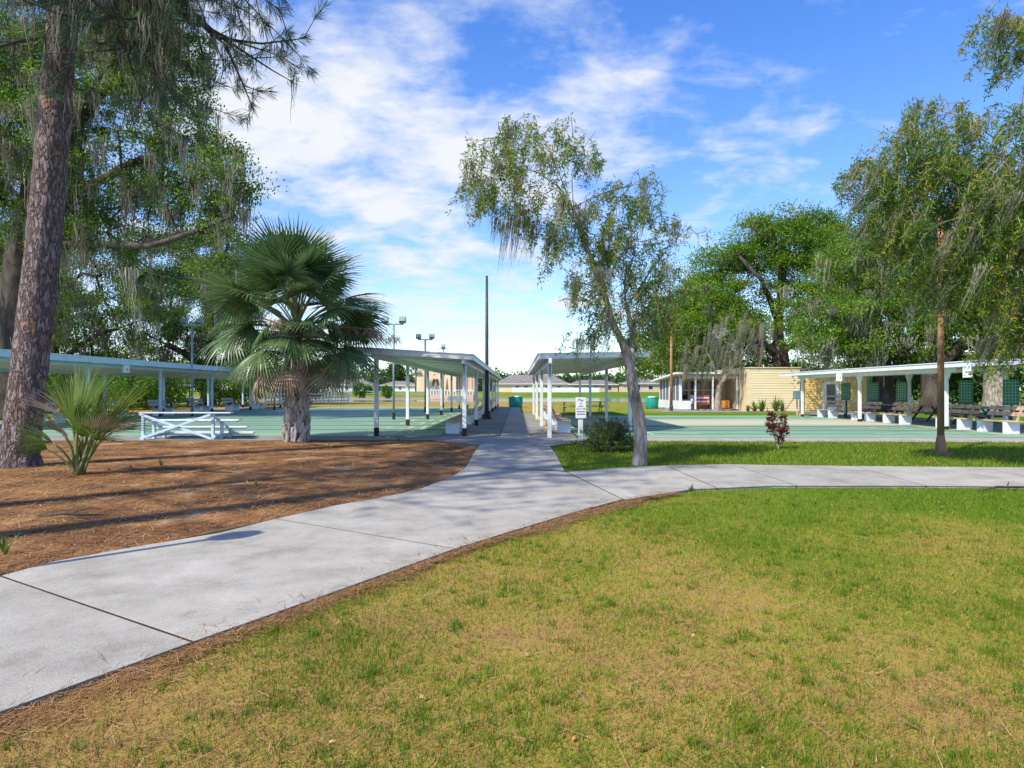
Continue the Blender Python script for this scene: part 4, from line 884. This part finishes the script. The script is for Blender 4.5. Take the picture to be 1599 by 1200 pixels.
# ---- live oaks
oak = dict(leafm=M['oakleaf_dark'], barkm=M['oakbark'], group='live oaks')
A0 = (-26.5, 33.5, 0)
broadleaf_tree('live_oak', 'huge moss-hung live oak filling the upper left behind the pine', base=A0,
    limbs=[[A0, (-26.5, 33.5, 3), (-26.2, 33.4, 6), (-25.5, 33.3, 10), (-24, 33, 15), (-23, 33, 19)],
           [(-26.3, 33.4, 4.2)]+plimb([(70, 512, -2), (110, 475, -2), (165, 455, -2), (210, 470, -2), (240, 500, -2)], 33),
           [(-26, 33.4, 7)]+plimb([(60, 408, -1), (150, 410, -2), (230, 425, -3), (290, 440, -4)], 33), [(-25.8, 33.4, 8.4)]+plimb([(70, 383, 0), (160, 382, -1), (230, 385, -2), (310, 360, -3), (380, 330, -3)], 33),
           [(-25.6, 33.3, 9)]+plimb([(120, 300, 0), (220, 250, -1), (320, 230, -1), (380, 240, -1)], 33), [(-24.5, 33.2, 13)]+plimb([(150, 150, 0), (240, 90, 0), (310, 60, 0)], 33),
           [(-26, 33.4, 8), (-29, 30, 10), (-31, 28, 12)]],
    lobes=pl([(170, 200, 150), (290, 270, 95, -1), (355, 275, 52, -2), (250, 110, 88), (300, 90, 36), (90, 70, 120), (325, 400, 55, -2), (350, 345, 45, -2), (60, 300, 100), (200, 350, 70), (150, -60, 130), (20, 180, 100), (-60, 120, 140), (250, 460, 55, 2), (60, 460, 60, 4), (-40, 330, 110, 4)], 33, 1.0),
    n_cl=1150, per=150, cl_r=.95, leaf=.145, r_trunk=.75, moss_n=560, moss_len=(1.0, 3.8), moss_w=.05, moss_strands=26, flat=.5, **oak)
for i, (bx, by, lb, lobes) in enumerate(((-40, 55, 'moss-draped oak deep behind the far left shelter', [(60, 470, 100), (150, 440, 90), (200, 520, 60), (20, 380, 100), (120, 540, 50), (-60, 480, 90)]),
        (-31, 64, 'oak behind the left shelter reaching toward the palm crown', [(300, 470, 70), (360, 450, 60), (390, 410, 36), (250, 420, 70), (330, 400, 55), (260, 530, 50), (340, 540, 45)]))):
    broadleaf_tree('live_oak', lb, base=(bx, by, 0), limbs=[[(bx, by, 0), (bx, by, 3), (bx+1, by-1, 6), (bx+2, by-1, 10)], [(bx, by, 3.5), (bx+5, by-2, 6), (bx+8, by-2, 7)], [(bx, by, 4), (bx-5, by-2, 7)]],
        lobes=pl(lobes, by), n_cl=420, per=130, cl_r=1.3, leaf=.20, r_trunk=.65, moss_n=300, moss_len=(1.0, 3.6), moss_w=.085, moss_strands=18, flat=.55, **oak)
oak2 = dict(oak, leafm=M['oakleaf'])
D0 = (23.8, 58, 0)
broadleaf_tree('live_oak', 'broad bright green oak rising behind the yellow clubhouse', base=D0,
    limbs=[[D0, (23.9, 58, 4), (23.6, 58, 7), (24, 58, 11), (24, 58, 15)], [(23.8, 58, 4.5), (18, 56, 8), (15, 56, 10)], [(23.8, 58, 5), (29, 56, 8), (32, 56, 9)], [(23.8, 58, 7), (21, 55, 11), (19, 55, 13)]],
    lobes=pl([(1150, 450, 62), (1240, 385, 62), (1185, 385, 50), (1290, 415, 70), (1105, 470, 46, -2), (1330, 450, 66), (1265, 490, 60, -4), (1235, 345, 30), (1290, 355, 30), (1105, 420, 30), (1165, 500, 36, -4), (1140, 395, 30), (1060, 500, 38), (1085, 545, 36), (1030, 560, 30), (1130, 555, 34, 2), (1180, 560, 34, 2), (1050, 580, 26, 3)], 58),
    n_cl=760, per=160, cl_r=1.35, leaf=.20, r_trunk=.75, moss_n=200, moss_len=(1.0, 3.0), moss_w=.08, moss_strands=18, flat=.5, shell=.3, **oak2)
broadleaf_tree('live_oak', 'thick-trunked oak behind the scoreboard shelter, nearest the clubhouse', base=(26.6, 46.5, 0),
    limbs=[[(26.6, 46.5, 0), (26.5, 46.4, 2.5), (26.2, 46.3, 5), (25.5, 46, 9), (25, 46, 12)], [(26.5, 46.4, 3.2), (23, 45, 6), (20.5, 44, 7.5)], [(26.5, 46.4, 3.5), (30, 45, 7), (32, 45, 9)]],
    lobes=pl([(1330, 420, 62), (1390, 420, 72), (1430, 350, 60), (1370, 500, 52, -2), (1300, 500, 55, -2), (1450, 470, 60), (1270, 535, 34, -3), (1345, 545, 34, -3), (1500, 400, 70), (1410, 550, 30, 3), (1470, 560, 30, 4), (1330, 570, 28, 4)], 46),
    n_cl=560, per=160, cl_r=1.1, leaf=.165, r_trunk=.62, moss_n=330, moss_len=(.9, 3.2), moss_w=.07, moss_strands=20, flat=.5, shell=.3, **oak2)
broadleaf_tree('live_oak', 'gnarled oak trunk behind the scoreboard shelter, in the middle of three', base=(27.9, 43, 0),
    limbs=[[(27.9, 43, 0), (27.8, 43, 2.5), (28.3, 43, 4.5), (29, 43, 9)], [(27.8, 43, 2.8), (25.5, 42, 5), (24, 42, 7)], [(28, 43, 3.2), (31.5, 42, 6)]],
    lobes=pl([(1480, 480, 60), (1560, 420, 90), (1540, 510, 60), (1600, 330, 80), (1640, 480, 80), (1450, 530, 34)], 43), n_cl=380, per=170, cl_r=1.1, leaf=.165, r_trunk=.66, moss_n=260, moss_len=(.9, 3.2), moss_w=.07, moss_strands=20, flat=.5, **oak2)
broadleaf_tree('live_oak', 'pale barked oak trunk at the far right behind the shelter', base=(29.2, 39, 0),
    limbs=[[(29.2, 39, 0), (29.1, 39, 2.5), (29.5, 39, 5), (30.5, 39, 9)], [(29.1, 39, 3), (32, 38, 6)], [(29.2, 39, 3.2), (27, 38, 5.5)]], lobes=pl([(1600, 440, 80), (1680, 400, 100), (1570, 530, 34), (1640, 540, 50)], 39), n_cl=240, per=100, cl_r=1.1, leaf=.22, r_trunk=.6, moss_n=280, moss_len=(.9, 2.8), moss_w=.075, moss_strands=12, flat=.5, **dict(oak2, barkm=M['bottlebark']))
broadleaf_tree('live_oak', 'oak with low foliage behind the screened porch, left of the bright green oak', base=(17.5, 72, 0), limbs=[[(17.5, 72, 0), (17.4, 72, 4), (17.8, 72, 8), (18, 72, 11)], [(17.4, 72, 4), (13.5, 71, 7)], [(17.5, 72, 5), (21, 71, 8)]],
    lobes=pl([(1060, 500, 46), (1020, 545, 36), (1105, 470, 46), (1150, 520, 46), (1075, 550, 40), (1000, 575, 22), (1110, 580, 34)], 72), n_cl=260, per=120, cl_r=1.7, leaf=.28, r_trunk=.5, moss_n=110, moss_len=(1.0, 3.0), moss_w=.1, moss_strands=14, flat=.55, shell=.3, **oak2)
# ---- understory shrubs behind the left and right shelters
def shrub(name, label, base, r, h, n, per, leaf, leafm, group, cl=.5):
    t = thing(name, label, 'shrub', base, 0, group); tg = lobes_points([((0, 0, h*.55), (r, r*.8, h*.5))], n, .4)
    pos, par, rad, tips = skeleton([[(0, 0, 0), (0, 0, h*.3)]], tg, .06, .008, step=.4); V, F = tubes_from_skeleton(pos, par, rad); link('stems', np_mesh('stems', V, F, M['oakbark']), t); parts = []
    for c in pos[tips]:
        k = int(per*random.uniform(.5, 1.5)); parts.append(leaf_quads(c+rand_dirs(k)*(rng.uniform(0, 1, k)**.5)[:, None]*cl, leaf, leaf*.5, np.clip(rng.normal(random.uniform(.3, .7), .2, k), 0, 1)))
    V, F, T = join(parts); link('foliage', np_mesh('foliage', V, F, leafm, T), t); return t
pos_l = [(-33, 43, 3.4, 'bright green shrub at the far left under the oak'), (-29, 50, 3.2, 'bright green shrub behind the left shelter plate'), (-35, 54, 4.2, 'tall light green shrub behind the left shelter'), (-27, 60, 3.4, 'shrub behind the left shelter near the golf cart'), (-42, 48, 4.4, 'leafy shrub mass left of the golf cart'), (-24.5, 72, 3.5, 'shrub glimpsed left of the palm trunk'), (-39, 68, 6.0, 'tall leafy bush deep behind the left shelter'), (-30, 78, 6.5, 'tall bush behind the rail fence')]
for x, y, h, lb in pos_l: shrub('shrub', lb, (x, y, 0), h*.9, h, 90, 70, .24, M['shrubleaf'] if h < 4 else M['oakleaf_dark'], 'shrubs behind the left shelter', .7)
for x, y, h, lb in ((30, 55, 4.0, 'green shrub between the oak trunks behind the right shelter'), (34, 50, 4, 'green shrub right of the middle oak trunk'), (26, 62, 4, 'green shrub behind the clubhouse end wall'), (38, 48, 4.5, 'green shrub at the far right beyond the picnic tables')): shrub('shrub', lb, (x, y, 0), h, h, 90, 70, .24, M['shrubleaf'], 'shrubs behind the right shelter', .7)
# ---- bottlebrush trees: arching limbs with hanging leafy sprays
def weeping_tree(name, label, base, limbs, lobes, n_sp, per, leaf, r_trunk, moss, wind=(0, 0), spray=(.35, .9), lwid=.18, group=None, shell=.2, tone=(0, 1), step=.4, mlen=(.25, .9), extra=()):
    t = thing(name, label, 'tree', base, 0, group); B = np.array(base); tg = lobes_points(lobes, n_sp, shell)
    pos, par, rad, tips = skeleton(limbs, tg, r_trunk, .006, step=step, sag=.22, jit=.07, taper=.11); V, F = tubes_from_skeleton(pos, par, rad, .22, 14); link('trunk', np_mesh('trunk', V-B, F, M['bottlebark'], smooth=True), t)
    parts = []; tw = []
    for c in pos[tips]:
        L = random.uniform(*spray); k = int(per*random.uniform(.5, 1.4)*L/np.mean(spray)); f = rng.uniform(0, 1, k); az = random.uniform(0, 6.28); o = np.array([math.cos(az), math.sin(az), 0])*L*.35
        ax = c+np.outer(np.sin(f*1.6), o)+np.outer(f, [wind[0]*L, wind[1]*L, 0])+np.outer(f**1.3, [0, 0, -L*.85]); d = rand_dirs(k)*.9+np.array([wind[0]*.6, wind[1]*.6, -.35]); d /= np.linalg.norm(d, axis=1, keepdims=True)
        ct = min(1, max(0, random.gauss(.36, .2))); parts.append(leaf_quads(ax+rng.normal(size=(k, 3))*.035, leaf, leaf*lwid, np.clip(ct+rng.normal(size=k)*.14, 0, 1), d)); tw.append((c, o, L))
    V, F, T = join(parts); link('crown', np_mesh('crown', V-B, F, M['bottleleaf'], T), t)
    m = MB()
    for c, o, L in tw: m.tube([tuple(c-B+o*math.sin(f*1.6)+np.array([wind[0]*L*f, wind[1]*L*f, -L*.85*f**1.3])) for f in (0, .4, .8)], [.006, .005, .003], 3)
    tag(m.build('twigs', M['twig'], t), kind='stuff')
    if moss:
        src = np.where(rad < .05)[0]; pk = rng.choice(src, moss); V, F, T = moss_mesh(list(pos[pk])+[e[0] for e in extra], list(rng.uniform(*mlen, moss))+[e[1] for e in extra], 34, .011, .05, (wind[0]*1.6, wind[1]), tone); link('moss', np_mesh('moss', V-B, F, M['moss'], T), t)
    return t
def q(pts, Y=12.8): return plimb(pts, Y)
Bc = (2.44, 12.8, 0)
weeping_tree('bottlebrush_tree', 'slanting pale-trunked weeping tree by the junction of the paths', Bc,
    [[Bc]+q([(1001, 690), (999, 655), (990, 615), (984, 575), (975, 543)]), q([(975, 543), (955, 502), (942, 455), (925, 412), (908, 368), (896, 330), (872, 292), (840, 270, -.3), (800, 258, -.5)]), q([(985, 572), (990, 520, .3), (978, 478, .4), (975, 440, .6), (990, 400, .8)]),
     q([(905, 362), (903, 320, .3), (940, 302, .4), (985, 290, .5), (1015, 272, .6)]), q([(890, 318), (862, 240, .4), (805, 196, .4), (785, 185, .3)]), q([(890, 318), (905, 240, -.4), (930, 205, -.6)]), q([(978, 470, .4), (1012, 430, .8), (1045, 385, .9), (1075, 356, 1)]), q([(942, 455), (900, 440, -.6), (880, 420, -.8)]), q([(960, 512), (930, 520, -.4), (908, 535, -.6)])],
    pl([(765, 250, 46), (820, 225, 46), (885, 222, 40), (920, 240, 30), (790, 300, 50, -.4), (850, 320, 46), (740, 300, 30), (960, 325, 42, .4), (1000, 300, 40, .5), (1015, 370, 46, .7), (960, 395, 44, .4), (920, 430, 44, -.5), (1040, 440, 44, .8), (1000, 470, 46, .5), (940, 490, 36, -.3), (1035, 510, 36, .8), (906, 530, 20, -.6), (1085, 360, 14, 1), (800, 200, 20), (985, 545, 22, .6), (900, 330, 40), (935, 375, 36), (870, 370, 34, -.4), (1000, 430, 36, .6)], 12.8, 1.5),
    680, 46, .092, .135, 60, (-.10, 0), (.25, .70), .24, 'bottlebrush trees', extra=[(P(x, y, 12.8), L) for x, y, L in ((800, 335, 1.3), (790, 350, 1.2), (815, 330, 1.2), (838, 345, .95), (860, 350, .8), (905, 530, .6), (775, 345, .8), (825, 350, 1.0), (880, 370, .7), (810, 345, 1.1))])
Bh = (11.0, 12.2, 0)
weeping_tree('bottlebrush_tree', 'dense mossy weeping tree overhanging from the right edge', Bh,
    [[Bh, (11.0, 12.2, 1.4), (10.6, 12.1, 2.6), (10.2, 12, 4)], [(10.6, 12.1, 2.8)]+q([(1580, 420), (1520, 340), (1470, 310), (1400, 250), (1350, 250)], 12), [(10.4, 12, 3.4)]+q([(1600, 320), (1560, 220), (1500, 180), (1450, 170)], 12), [(10.3, 12, 3.6)]+q([(1640, 200), (1600, 100), (1560, 50)], 11.5), [(10.6, 12.1, 2.6)]+q([(1640, 480), (1580, 500), (1540, 520)], 12), [(10.7, 12.1, 2.2)]+q([(1700, 350), (1760, 250)], 12.5)],
    pl([(1400, 250, 55), (1345, 275, 34), (1470, 220, 60), (1480, 320, 85), (1560, 250, 90), (1390, 330, 56), (1560, 380, 90), (1500, 430, 58), (1590, 470, 60), (1575, 540, 34), (1620, 300, 90), (1560, 40, 34, -.5), (1600, 60, 44, -.5), (1700, 300, 110), (1700, 450, 90), (1440, 165, 22), (1420, 400, 34)], 12, 1.3),
    1950, 50, .094, .20, 210, (-.34, -.05), (.28, .75), .24, 'bottlebrush trees', mlen=(.3, 1.0))
def dead_tree():
    B = (14.55, 46.6, 0)
    t = weeping_tree('dead_weeping_tree', 'small grey half-dead weeping tree in front of the porch', B, [[B, (14.6, 46.6, .9), (14.75, 46.6, 1.9)], [(14.75, 46.6, 1.9), (14.2, 46.5, 3.4), (13.6, 46.4, 4.6)], [(14.75, 46.6, 1.9), (15.8, 46.6, 3.4), (16.8, 46.5, 4.8), (17.6, 46.5, 5.6)], [(15.4, 46.6, 3.0), (15.6, 46.2, 4.8)]],
        pl([(1110, 540, 40), (1150, 520, 40), (1085, 560, 26), (1180, 530, 34), (1140, 560, 30)], 46.6), 150, 9, .18, .26, 230, (-.12, 0), (.5, 1.4), .3, 'bottlebrush trees', mlen=(.6, 1.9)); 
    for c in t.children:
        if c.name.startswith('moss'):
            pass
dead_tree()
# ---- small plants
def bush():
    B = G(952, 706); t = thing('oleander_bush', 'rounded narrow-leaved bush beside the notice sign', 'bush', (*B, 0)); stems = MB(); pos, dirs, tint = [], [], []
    for i in range(230):
        az = random.uniform(0, 6.28); lean = random.uniform(.1, 1.15); L = random.uniform(.55, .95); d = np.array([math.cos(az)*math.sin(lean), math.sin(az)*math.sin(lean)*.8, math.cos(lean)]); p0 = np.array([math.cos(az)*.12, math.sin(az)*.1, 0]); pts = [p0+d*L*f+np.array([0, 0, -.28*L*f*f*math.sin(lean)]) for f in (0, .4, .7, 1)]
        stems.tube([tuple(p) for p in pts], [.008, .006, .005, .002], 3); k = 34; f = rng.uniform(.3, 1, k); pos.append(p0+np.outer(f, d)*L+np.outer(f*f, [0, 0, -.28*L*math.sin(lean)])); dirs.append(rand_dirs(k)*.8+d*.7); tint.append(np.clip(rng.normal(.35, .25, k), 0, 1))
    stems.build('stems', M['twig'], t); D = np.concatenate(dirs); D /= np.linalg.norm(D, axis=1, keepdims=True); V, F, T = leaf_quads(np.concatenate(pos), .11, .017, np.concatenate(tint), D); link('foliage', np_mesh('foliage', V, F, M['bushleaf'], T), t)
bush()
def croton():
    B = G(1215, 702); t = thing('croton_shrub', 'small dark red croton shrub on the grass strip', 'shrub', (*B, 0)); stems = MB(); pos, dirs, tint = [], [], []
    for (x, y, h, r) in ((-.15, 0, .84, .10), (-.17, .05, .68, .13), (-.09, -.06, .52, .11), (.13, 0, .78, .08), (.15, .04, .58, .12), (.12, -.06, .42, .11), (.05, .06, .36, .10), (-.18, .0, .52, .11), (.05, .0, .24, .08)):
        stems.tube([(0, 0, 0), (x*.35, y*.4, h*.4), (x, y, h)], [.016, .012, .006], 5); k = 110; d = rand_dirs(k); pos.append(np.array([x, y, h])+d*r*rng.uniform(.2, 1, k)[:, None]*[1, 1, 1.2]); dirs.append(d+[0, 0, .5]); tint.append(np.clip(rng.normal(random.uniform(.2, .75), .2, k), 0, 1))
    stems.build('stems', M['twig'], t); D = np.concatenate(dirs); D /= np.linalg.norm(D, axis=1, keepdims=True); V, F, T = leaf_quads(np.concatenate(pos), .075, .034, np.concatenate(tint), D); link('foliage', np_mesh('foliage', V, F, M['croton'], T), t)
croton()
def strap_plant(name, label, loc, n, L, wd, group=None, mat=None):
    t = thing(name, label, 'plant', loc, 0, group); V, F, T = [], [], []
    for i in range(n):
        az = random.uniform(0, 6.28); lean = random.uniform(.1, .8); l = L*random.uniform(.6, 1.1); d = np.array([math.cos(az)*math.sin(lean), math.sin(az)*math.sin(lean), math.cos(lean)]); s = np.cross(d, [0, 0, 1]); s /= np.linalg.norm(s)+1e-6; t0 = random.random(); b = len(V)
        for k in range(5): f = k/4; c = d*l*f+np.array([0, 0, -.45*l*f*f*math.sin(lean)]); wv = wd*(1-f**2)*.5+.002; V += [c-s*wv, c+s*wv]; T += [t0, t0]
        for k in range(4): F.append((b+2*k, b+2*k+1, b+2*k+3, b+2*k+2))
    link('leaves', np_mesh('leaves', V, F, mat or M['strap'], T), t)
for i, (px, h, lb) in enumerate(((1178, .85, 'clump of strap leaves at the left of the sunny yellow wall'), (1190, 1.1, 'tall strap-leaved clump against the sunny yellow wall'), (1212, 1.35, 'tallest leafy clump against the sunny yellow wall'), (1222, .9, 'leafy clump at the right of the sunny yellow wall'), (1168, .5, 'low leafy clump at the porch end of the yellow wall'))): strap_plant('border_plant', lb, ((px-808)*.045, 45.0, .012), 34, h, .12, 'plants along the yellow wall')
gx, gy = G(8, 868); strap_plant('weed_tuft', 'small green weed at the left edge of the pine straw', (gx, gy, .01), 14, .24, .022, 'weed tufts')
for px, py, h, lb in ((400, 762, .14, 'tiny weed in the straw left of the path'), (514, 702, .2, 'thin weed in the straw right of the palm'), (252, 728, .22, 'dry weed tuft in the straw behind the young palm'), (1080, 768, .14, 'grass tuft at the lower edge of the right path'), (622, 690, .25, 'weed at the court edge right of the palm')):
    a, b = G(px, py); strap_plant('weed_tuft', lb, (a, b, .01), 16, h, .016, 'weed tufts')
# ---- young trees in the field, far palm, far woods
for px, py, Y, h, lb in ((604, 622, 118, 2.3, 'small young tree on the bank seen under the left shelter'), (575, 616, 150, 2.2, 'young tree in the grass behind the palm crown'), (562, 620, 120, 3.0, 'round young tree at the far left of the grass')): shrub('young_tree', lb, (P(px, py, Y).x, Y, gz(Y)), h*.38, h, 40, 45, .3, M['shrubleaf'], 'young trees in the field', .45)
def far_palm(px, Y, h, lb):
    b = (P(px, 600, Y).x, Y, gz(Y)); t = thing('far_palm', lb, 'palm tree', b, 0, 'palms beyond the houses'); MB().tube([(0, 0, 0), (.1, 0, h*.5), (0, 0, h)], [.25, .2, .18], 6).build('trunk', M['oakbark'], t)
    d = rand_dirs(260); V, F, T = leaf_quads(np.repeat([[0, 0, h]], 260, 0)+d*rng.uniform(.2, 1.2, 260)[:, None], 1.3, .25, rng.uniform(0, 1, 260), d, .4); link('crown', np_mesh('crown', V, F, M['farleaf'], T), t)
far_palm(649, 195, 8.4, 'tall thin palm at the left corner of the tan hall')
for i, px in enumerate((872, 884, 893, 905, 917, 926, 938, 948)): far_palm(px, 240+6*(i % 3), 4.6+1.0*(i % 2), f'palm in the row between the two far houses, {["first", "second", "third", "fourth", "fifth", "sixth", "seventh", "eighth"][i]} from the left')
def far_wood():
    parts = []
    for i in range(520):
        px = random.uniform(-150, 1800); Y = random.uniform(260, 330); x = (px-808)*Y/1000; hh = random.uniform(4, 8.5)*(1.25 if (760 < px < 840 or 540 < px < 640) else 1)*(1.9 if (px < 400 or px > 1080) else 1)
        k = 100; d = rand_dirs(k)*(rng.uniform(0, 1, k)**.35)[:, None]*np.array([hh*.7, hh*.5, hh*.55]); parts.append(leaf_quads(np.array([x, Y, 1+hh*.55])+d, 1.5, 1.0, np.clip(rng.normal(random.uniform(.2, .8), .2, k), 0, 1)))
    V, F, T = join(parts); tag(link('far_woods', np_mesh('far_woods', V, F, M['farleaf'], T)), 'band of distant trees along the horizon behind the houses', 'woods', kind='stuff')
far_wood()
px_, Y_ = 618, 255
shrub('far_pine', 'single taller tree standing above the distant woods left of the hall', (P(px_, 600, Y_).x, Y_, gz(Y_)), 3.2, 11, 60, 60, .9, M['farleaf'], None, 1.6)

# ================================================================== GROUND COVER
def lawn_points(n, ymin, ymax, xmin, xmax, power):
    y = (rng.uniform(ymin**(1-power), ymax**(1-power), n))**(1/(1-power)) if power != 1 else np.exp(rng.uniform(math.log(ymin), math.log(ymax), n))
    x = rng.uniform(xmin, xmax, n); return x, y
Redge = [(-2.98, 1.9), tuple(j1[1])]+gl([(417, 971), (600, 904), (712, 863), (803, 834), (900, 804), (975, 785), (1080, 768), (1206, 762.5), (1450, 762.5), (1599, 764), (1900, 767)])
def y_limit(x): return np.interp(x, [p[0] for p in Redge], [p[1] for p in Redge])
def patch(x, y):                        # smooth patchiness of the lawn
    return (np.sin(x*1.3+y*.7)+np.sin(x*.6-y*1.1+2)+np.sin(x*2.9+1.3*y)+.7*np.sin(5.1*x-3.7*y)+.7*np.sin(4.2*y+2.2*x+1))/4.4
def blades(x, y, h, wd, tint, lean=.9):
    n = len(x); az = rng.uniform(0, 2*np.pi, n); ln = rng.uniform(.1, lean, n); l = h*rng.uniform(.5, 1.3, n); p = np.stack([x, y, np.full(n, .0)], 1)
    d = np.stack([np.cos(az)*np.sin(ln), np.sin(az)*np.sin(ln), np.cos(ln)], 1); a2 = rng.uniform(0, 2*np.pi, n); s = np.stack([np.cos(a2), np.sin(a2), np.zeros(n)], 1)*(wd*rng.uniform(.6, 1.4, n))[:, None]/2
    V = np.stack([p-s, p+s, p+d*l[:, None]], 1).reshape(-1, 3); return V, np.arange(3*n).reshape(n, 3), np.repeat(tint, 3)
def build_grass():
    parts = []
    n = 860000; y = np.exp(rng.uniform(math.log(1.9), math.log(12.2), n)); x = rng.uniform(-1.1, 1.1, n)*(y*1.0+1.0); ok = (y < y_limit(x)-.05) & (x > -3.0) & (x < 14); x, y = x[ok], y[ok]
    g = patch(x, y)+np.clip((x-1)*.06, -.2, .35)+np.clip((y-5)*.07, -.15, .45); keep = rng.uniform(0, 1, len(x)) < np.clip(.55+.35*g, .22, 1); x, y, g = x[keep], y[keep], g[keep]
    green = rng.uniform(0, 1, len(x)) < np.clip(.62+.42*g, .18, .95); tint = np.where(green, np.clip(rng.normal(.24, .13, len(x)), 0, .5), np.clip(rng.normal(.78, .14, len(x)), .5, 1))
    h = np.where(green, .042, .032)*(1+.25*np.clip(g, -1, 1)); wd = .0032+.00055*y
    parts.append(blades(x, y, h, wd, tint, 1.35))
    nt_ = 3800; ty = np.exp(rng.uniform(math.log(2.0), math.log(11.5), nt_)); tx = rng.uniform(-1, 1, nt_)*(ty+.8); ok = (ty < y_limit(tx)-.06) & (tx > -2.9) & (rng.uniform(0, 1, nt_) < np.clip(.45+.5*patch(tx, ty)+.03*tx, .1, 1)); tx, ty = tx[ok], ty[ok]; k = 22
    bx = np.repeat(tx, k)+rng.normal(size=len(tx)*k)*.022; by = np.repeat(ty, k)+rng.normal(size=len(tx)*k)*.022; parts.append(blades(bx, by, .06, .0036+.0005*by, np.clip(np.repeat(rng.normal(.2, .1, len(tx)), k)+rng.normal(size=len(bx))*.08, 0, .6), .9))
    V, F, T = join(parts); tag(link('lawn_grass', np_mesh('lawn_grass', V, F, M['grass'], T)), 'short green and straw-coloured grass of the foreground lawn', 'grass', kind='stuff')
    n = 85000; x = rng.uniform(1.0, 26, n); y = rng.uniform(12.0, 19.2, n); top = np.interp(x, [p[0] for p in gl(Tedge)], [p[1] for p in gl(Tedge)]); ok = (y > top+.05) & (y < np.interp(x, [1.95, 34], [18.75, 17.6])) & (x > np.interp(y, [12, 14.4, 17, 19], [1.0, .86, .86, 1.3])); x, y = x[ok], y[ok]; g = patch(x, y)
    tint = np.where(rng.uniform(0, 1, len(x)) < .82+.12*g, np.clip(rng.normal(.22, .12, len(x)), 0, .5), rng.uniform(.5, .95, len(x))); V, F, T = blades(x, y, .075, .016, tint, .9)
    tag(link('strip_grass', np_mesh('strip_grass', V, F, M['grass'], T)), 'brighter green grass strip between the right path and the court', 'grass', kind='stuff')
build_grass()
def build_straw():
    # straw on the bed
    n = 90000; y = np.exp(rng.uniform(math.log(3), math.log(18.8), n)); x = rng.uniform(-1, 1, n)*y; Lw = gl(Ledge); lim = np.interp(x, [p[0] for p in Lw], [p[1] for p in Lw]); ok = (x < -.95) & (y > lim+.03) & (x > -16); x, y = x[ok], y[ok]
    def needles(x, y, L, wd, z):
        n = len(x); az = rng.uniform(0, np.pi*2, n); l = L*rng.uniform(.5, 1.2, n); d = np.stack([np.cos(az), np.sin(az), rng.uniform(-.02, .16, n)], 1); p = np.stack([x, y, z+rng.uniform(0, .018, n)], 1); s = np.stack([-np.sin(az), np.cos(az), np.zeros(n)], 1)*(wd/2)[:, None]
        V = np.stack([p-s, p+s, p+d*l[:, None]+s*.3, p+d*l[:, None]-s*.3], 1).reshape(-1, 3); return V, np.arange(4*n).reshape(n, 4), np.repeat(np.clip(rng.normal(.5, .25, n), 0, 1), 4)
    V, F, T = needles(x, y, .20, .0028+.0007*y, .008); T = np.clip(T+np.repeat(.28*patch(x*1.7, y*1.7), 4), 0, 1); tag(link('pine_straw', np_mesh('pine_straw', V, F, M['straw'], T)), 'loose orange-brown pine straw covering the bed left of the path', 'pine straw', kind='stuff')
    # straw along the lawn edge of the path and over the lawn
    n = 9000; s = rng.uniform(0, 1, n); xs = -2.98+s*5.2; yl = y_limit(xs); off = np.abs(rng.normal(0, 1, n))*(.05+.05*np.clip(1+np.sin(xs*2.1)+.8*np.sin(xs*5.3+1)+.5*np.sin(xs*11.0), 0, 3)); x1 = xs+off*.8; y1 = yl-off*.55
    n2 = 9000; yb = np.exp(rng.uniform(math.log(2), math.log(11), n2)); xb = rng.uniform(-1, 1, n2)*(yb+.6); g = patch(xb, yb); ok = (yb < y_limit(xb)-.1) & (xb > -3) & (rng.uniform(0, 1, n2) < np.clip(.35-.6*g-.04*xb, .03, 1)); n3 = 260; f3 = rng.uniform(0, 1, n3); xs3 = -2.9+f3*7; o3 = np.abs(rng.normal(0, .22, n3)); x3 = xs3-o3*.8; y3 = y_limit(xs3)+o3*.5; x = np.concatenate([x1, xb[ok], x3]); y = np.concatenate([y1, yb[ok], y3])
    V, F, T = needles(x, y, .14, .0024+.0005*y, .012); V[-4*n3:, 2] += .026; tag(link('scattered_straw', np_mesh('scattered_straw', V, F, M['straw'], T)), 'reddish pine needles gathered along the path edge and over the lawn', 'pine straw', kind='stuff')
    n = 130; yb = np.exp(rng.uniform(math.log(2.3), math.log(16), n)); xb = rng.uniform(-1, 1, n)*yb; ok = ((yb < y_limit(xb)-.05) & (xb > -2.5)) | (xb < -.5*yb); p = np.stack([xb, yb, np.full(n, .028)], 1)[ok]; d = rand_dirs(len(p)); d[:, 2] *= .15
    V, F, T = leaf_quads(p, .036, .018, rng.uniform(.2, 1, len(p)), d); tag(link('fallen_leaves', np_mesh('fallen_leaves', V, F, M['straw'], T)), 'scattered dry fallen leaves on the lawn and straw', 'leaves', kind='stuff')
build_straw()
# bits of fallen limb in the straw
for i, (px, py, lb) in enumerate(((330, 742, 'pale piece of broken limb in the straw in front of the palm'), (108, 812, 'small heap of dry twigs in the straw near the left edge'), (520, 715, 'grey fallen branch lying in the shaded straw'), (1575, 768, 'grey fallen limb at the right edge of the lawn'))):
    a, b = G(px, py); t = thing('fallen_branch', lb, 'branch', (a, b, .02), random.uniform(-.3, .3), 'fallen branches'); L = .35+.2*(i >= 2)
    MB().tube([(-L, 0, .02), (-L*.3, .05, .05), (L*.4, -.02, .04), (L, .06, .02)], [.01, .02, .016, .005], 6).build('limb', M['oakbark'], t, smooth=True); MB().tube([(0, .02, .05), (L*.4, .16, .09), (L*.6, .25, .06)], [.010, .007, .003], 5).build('side_twig', M['oakbark'], t)
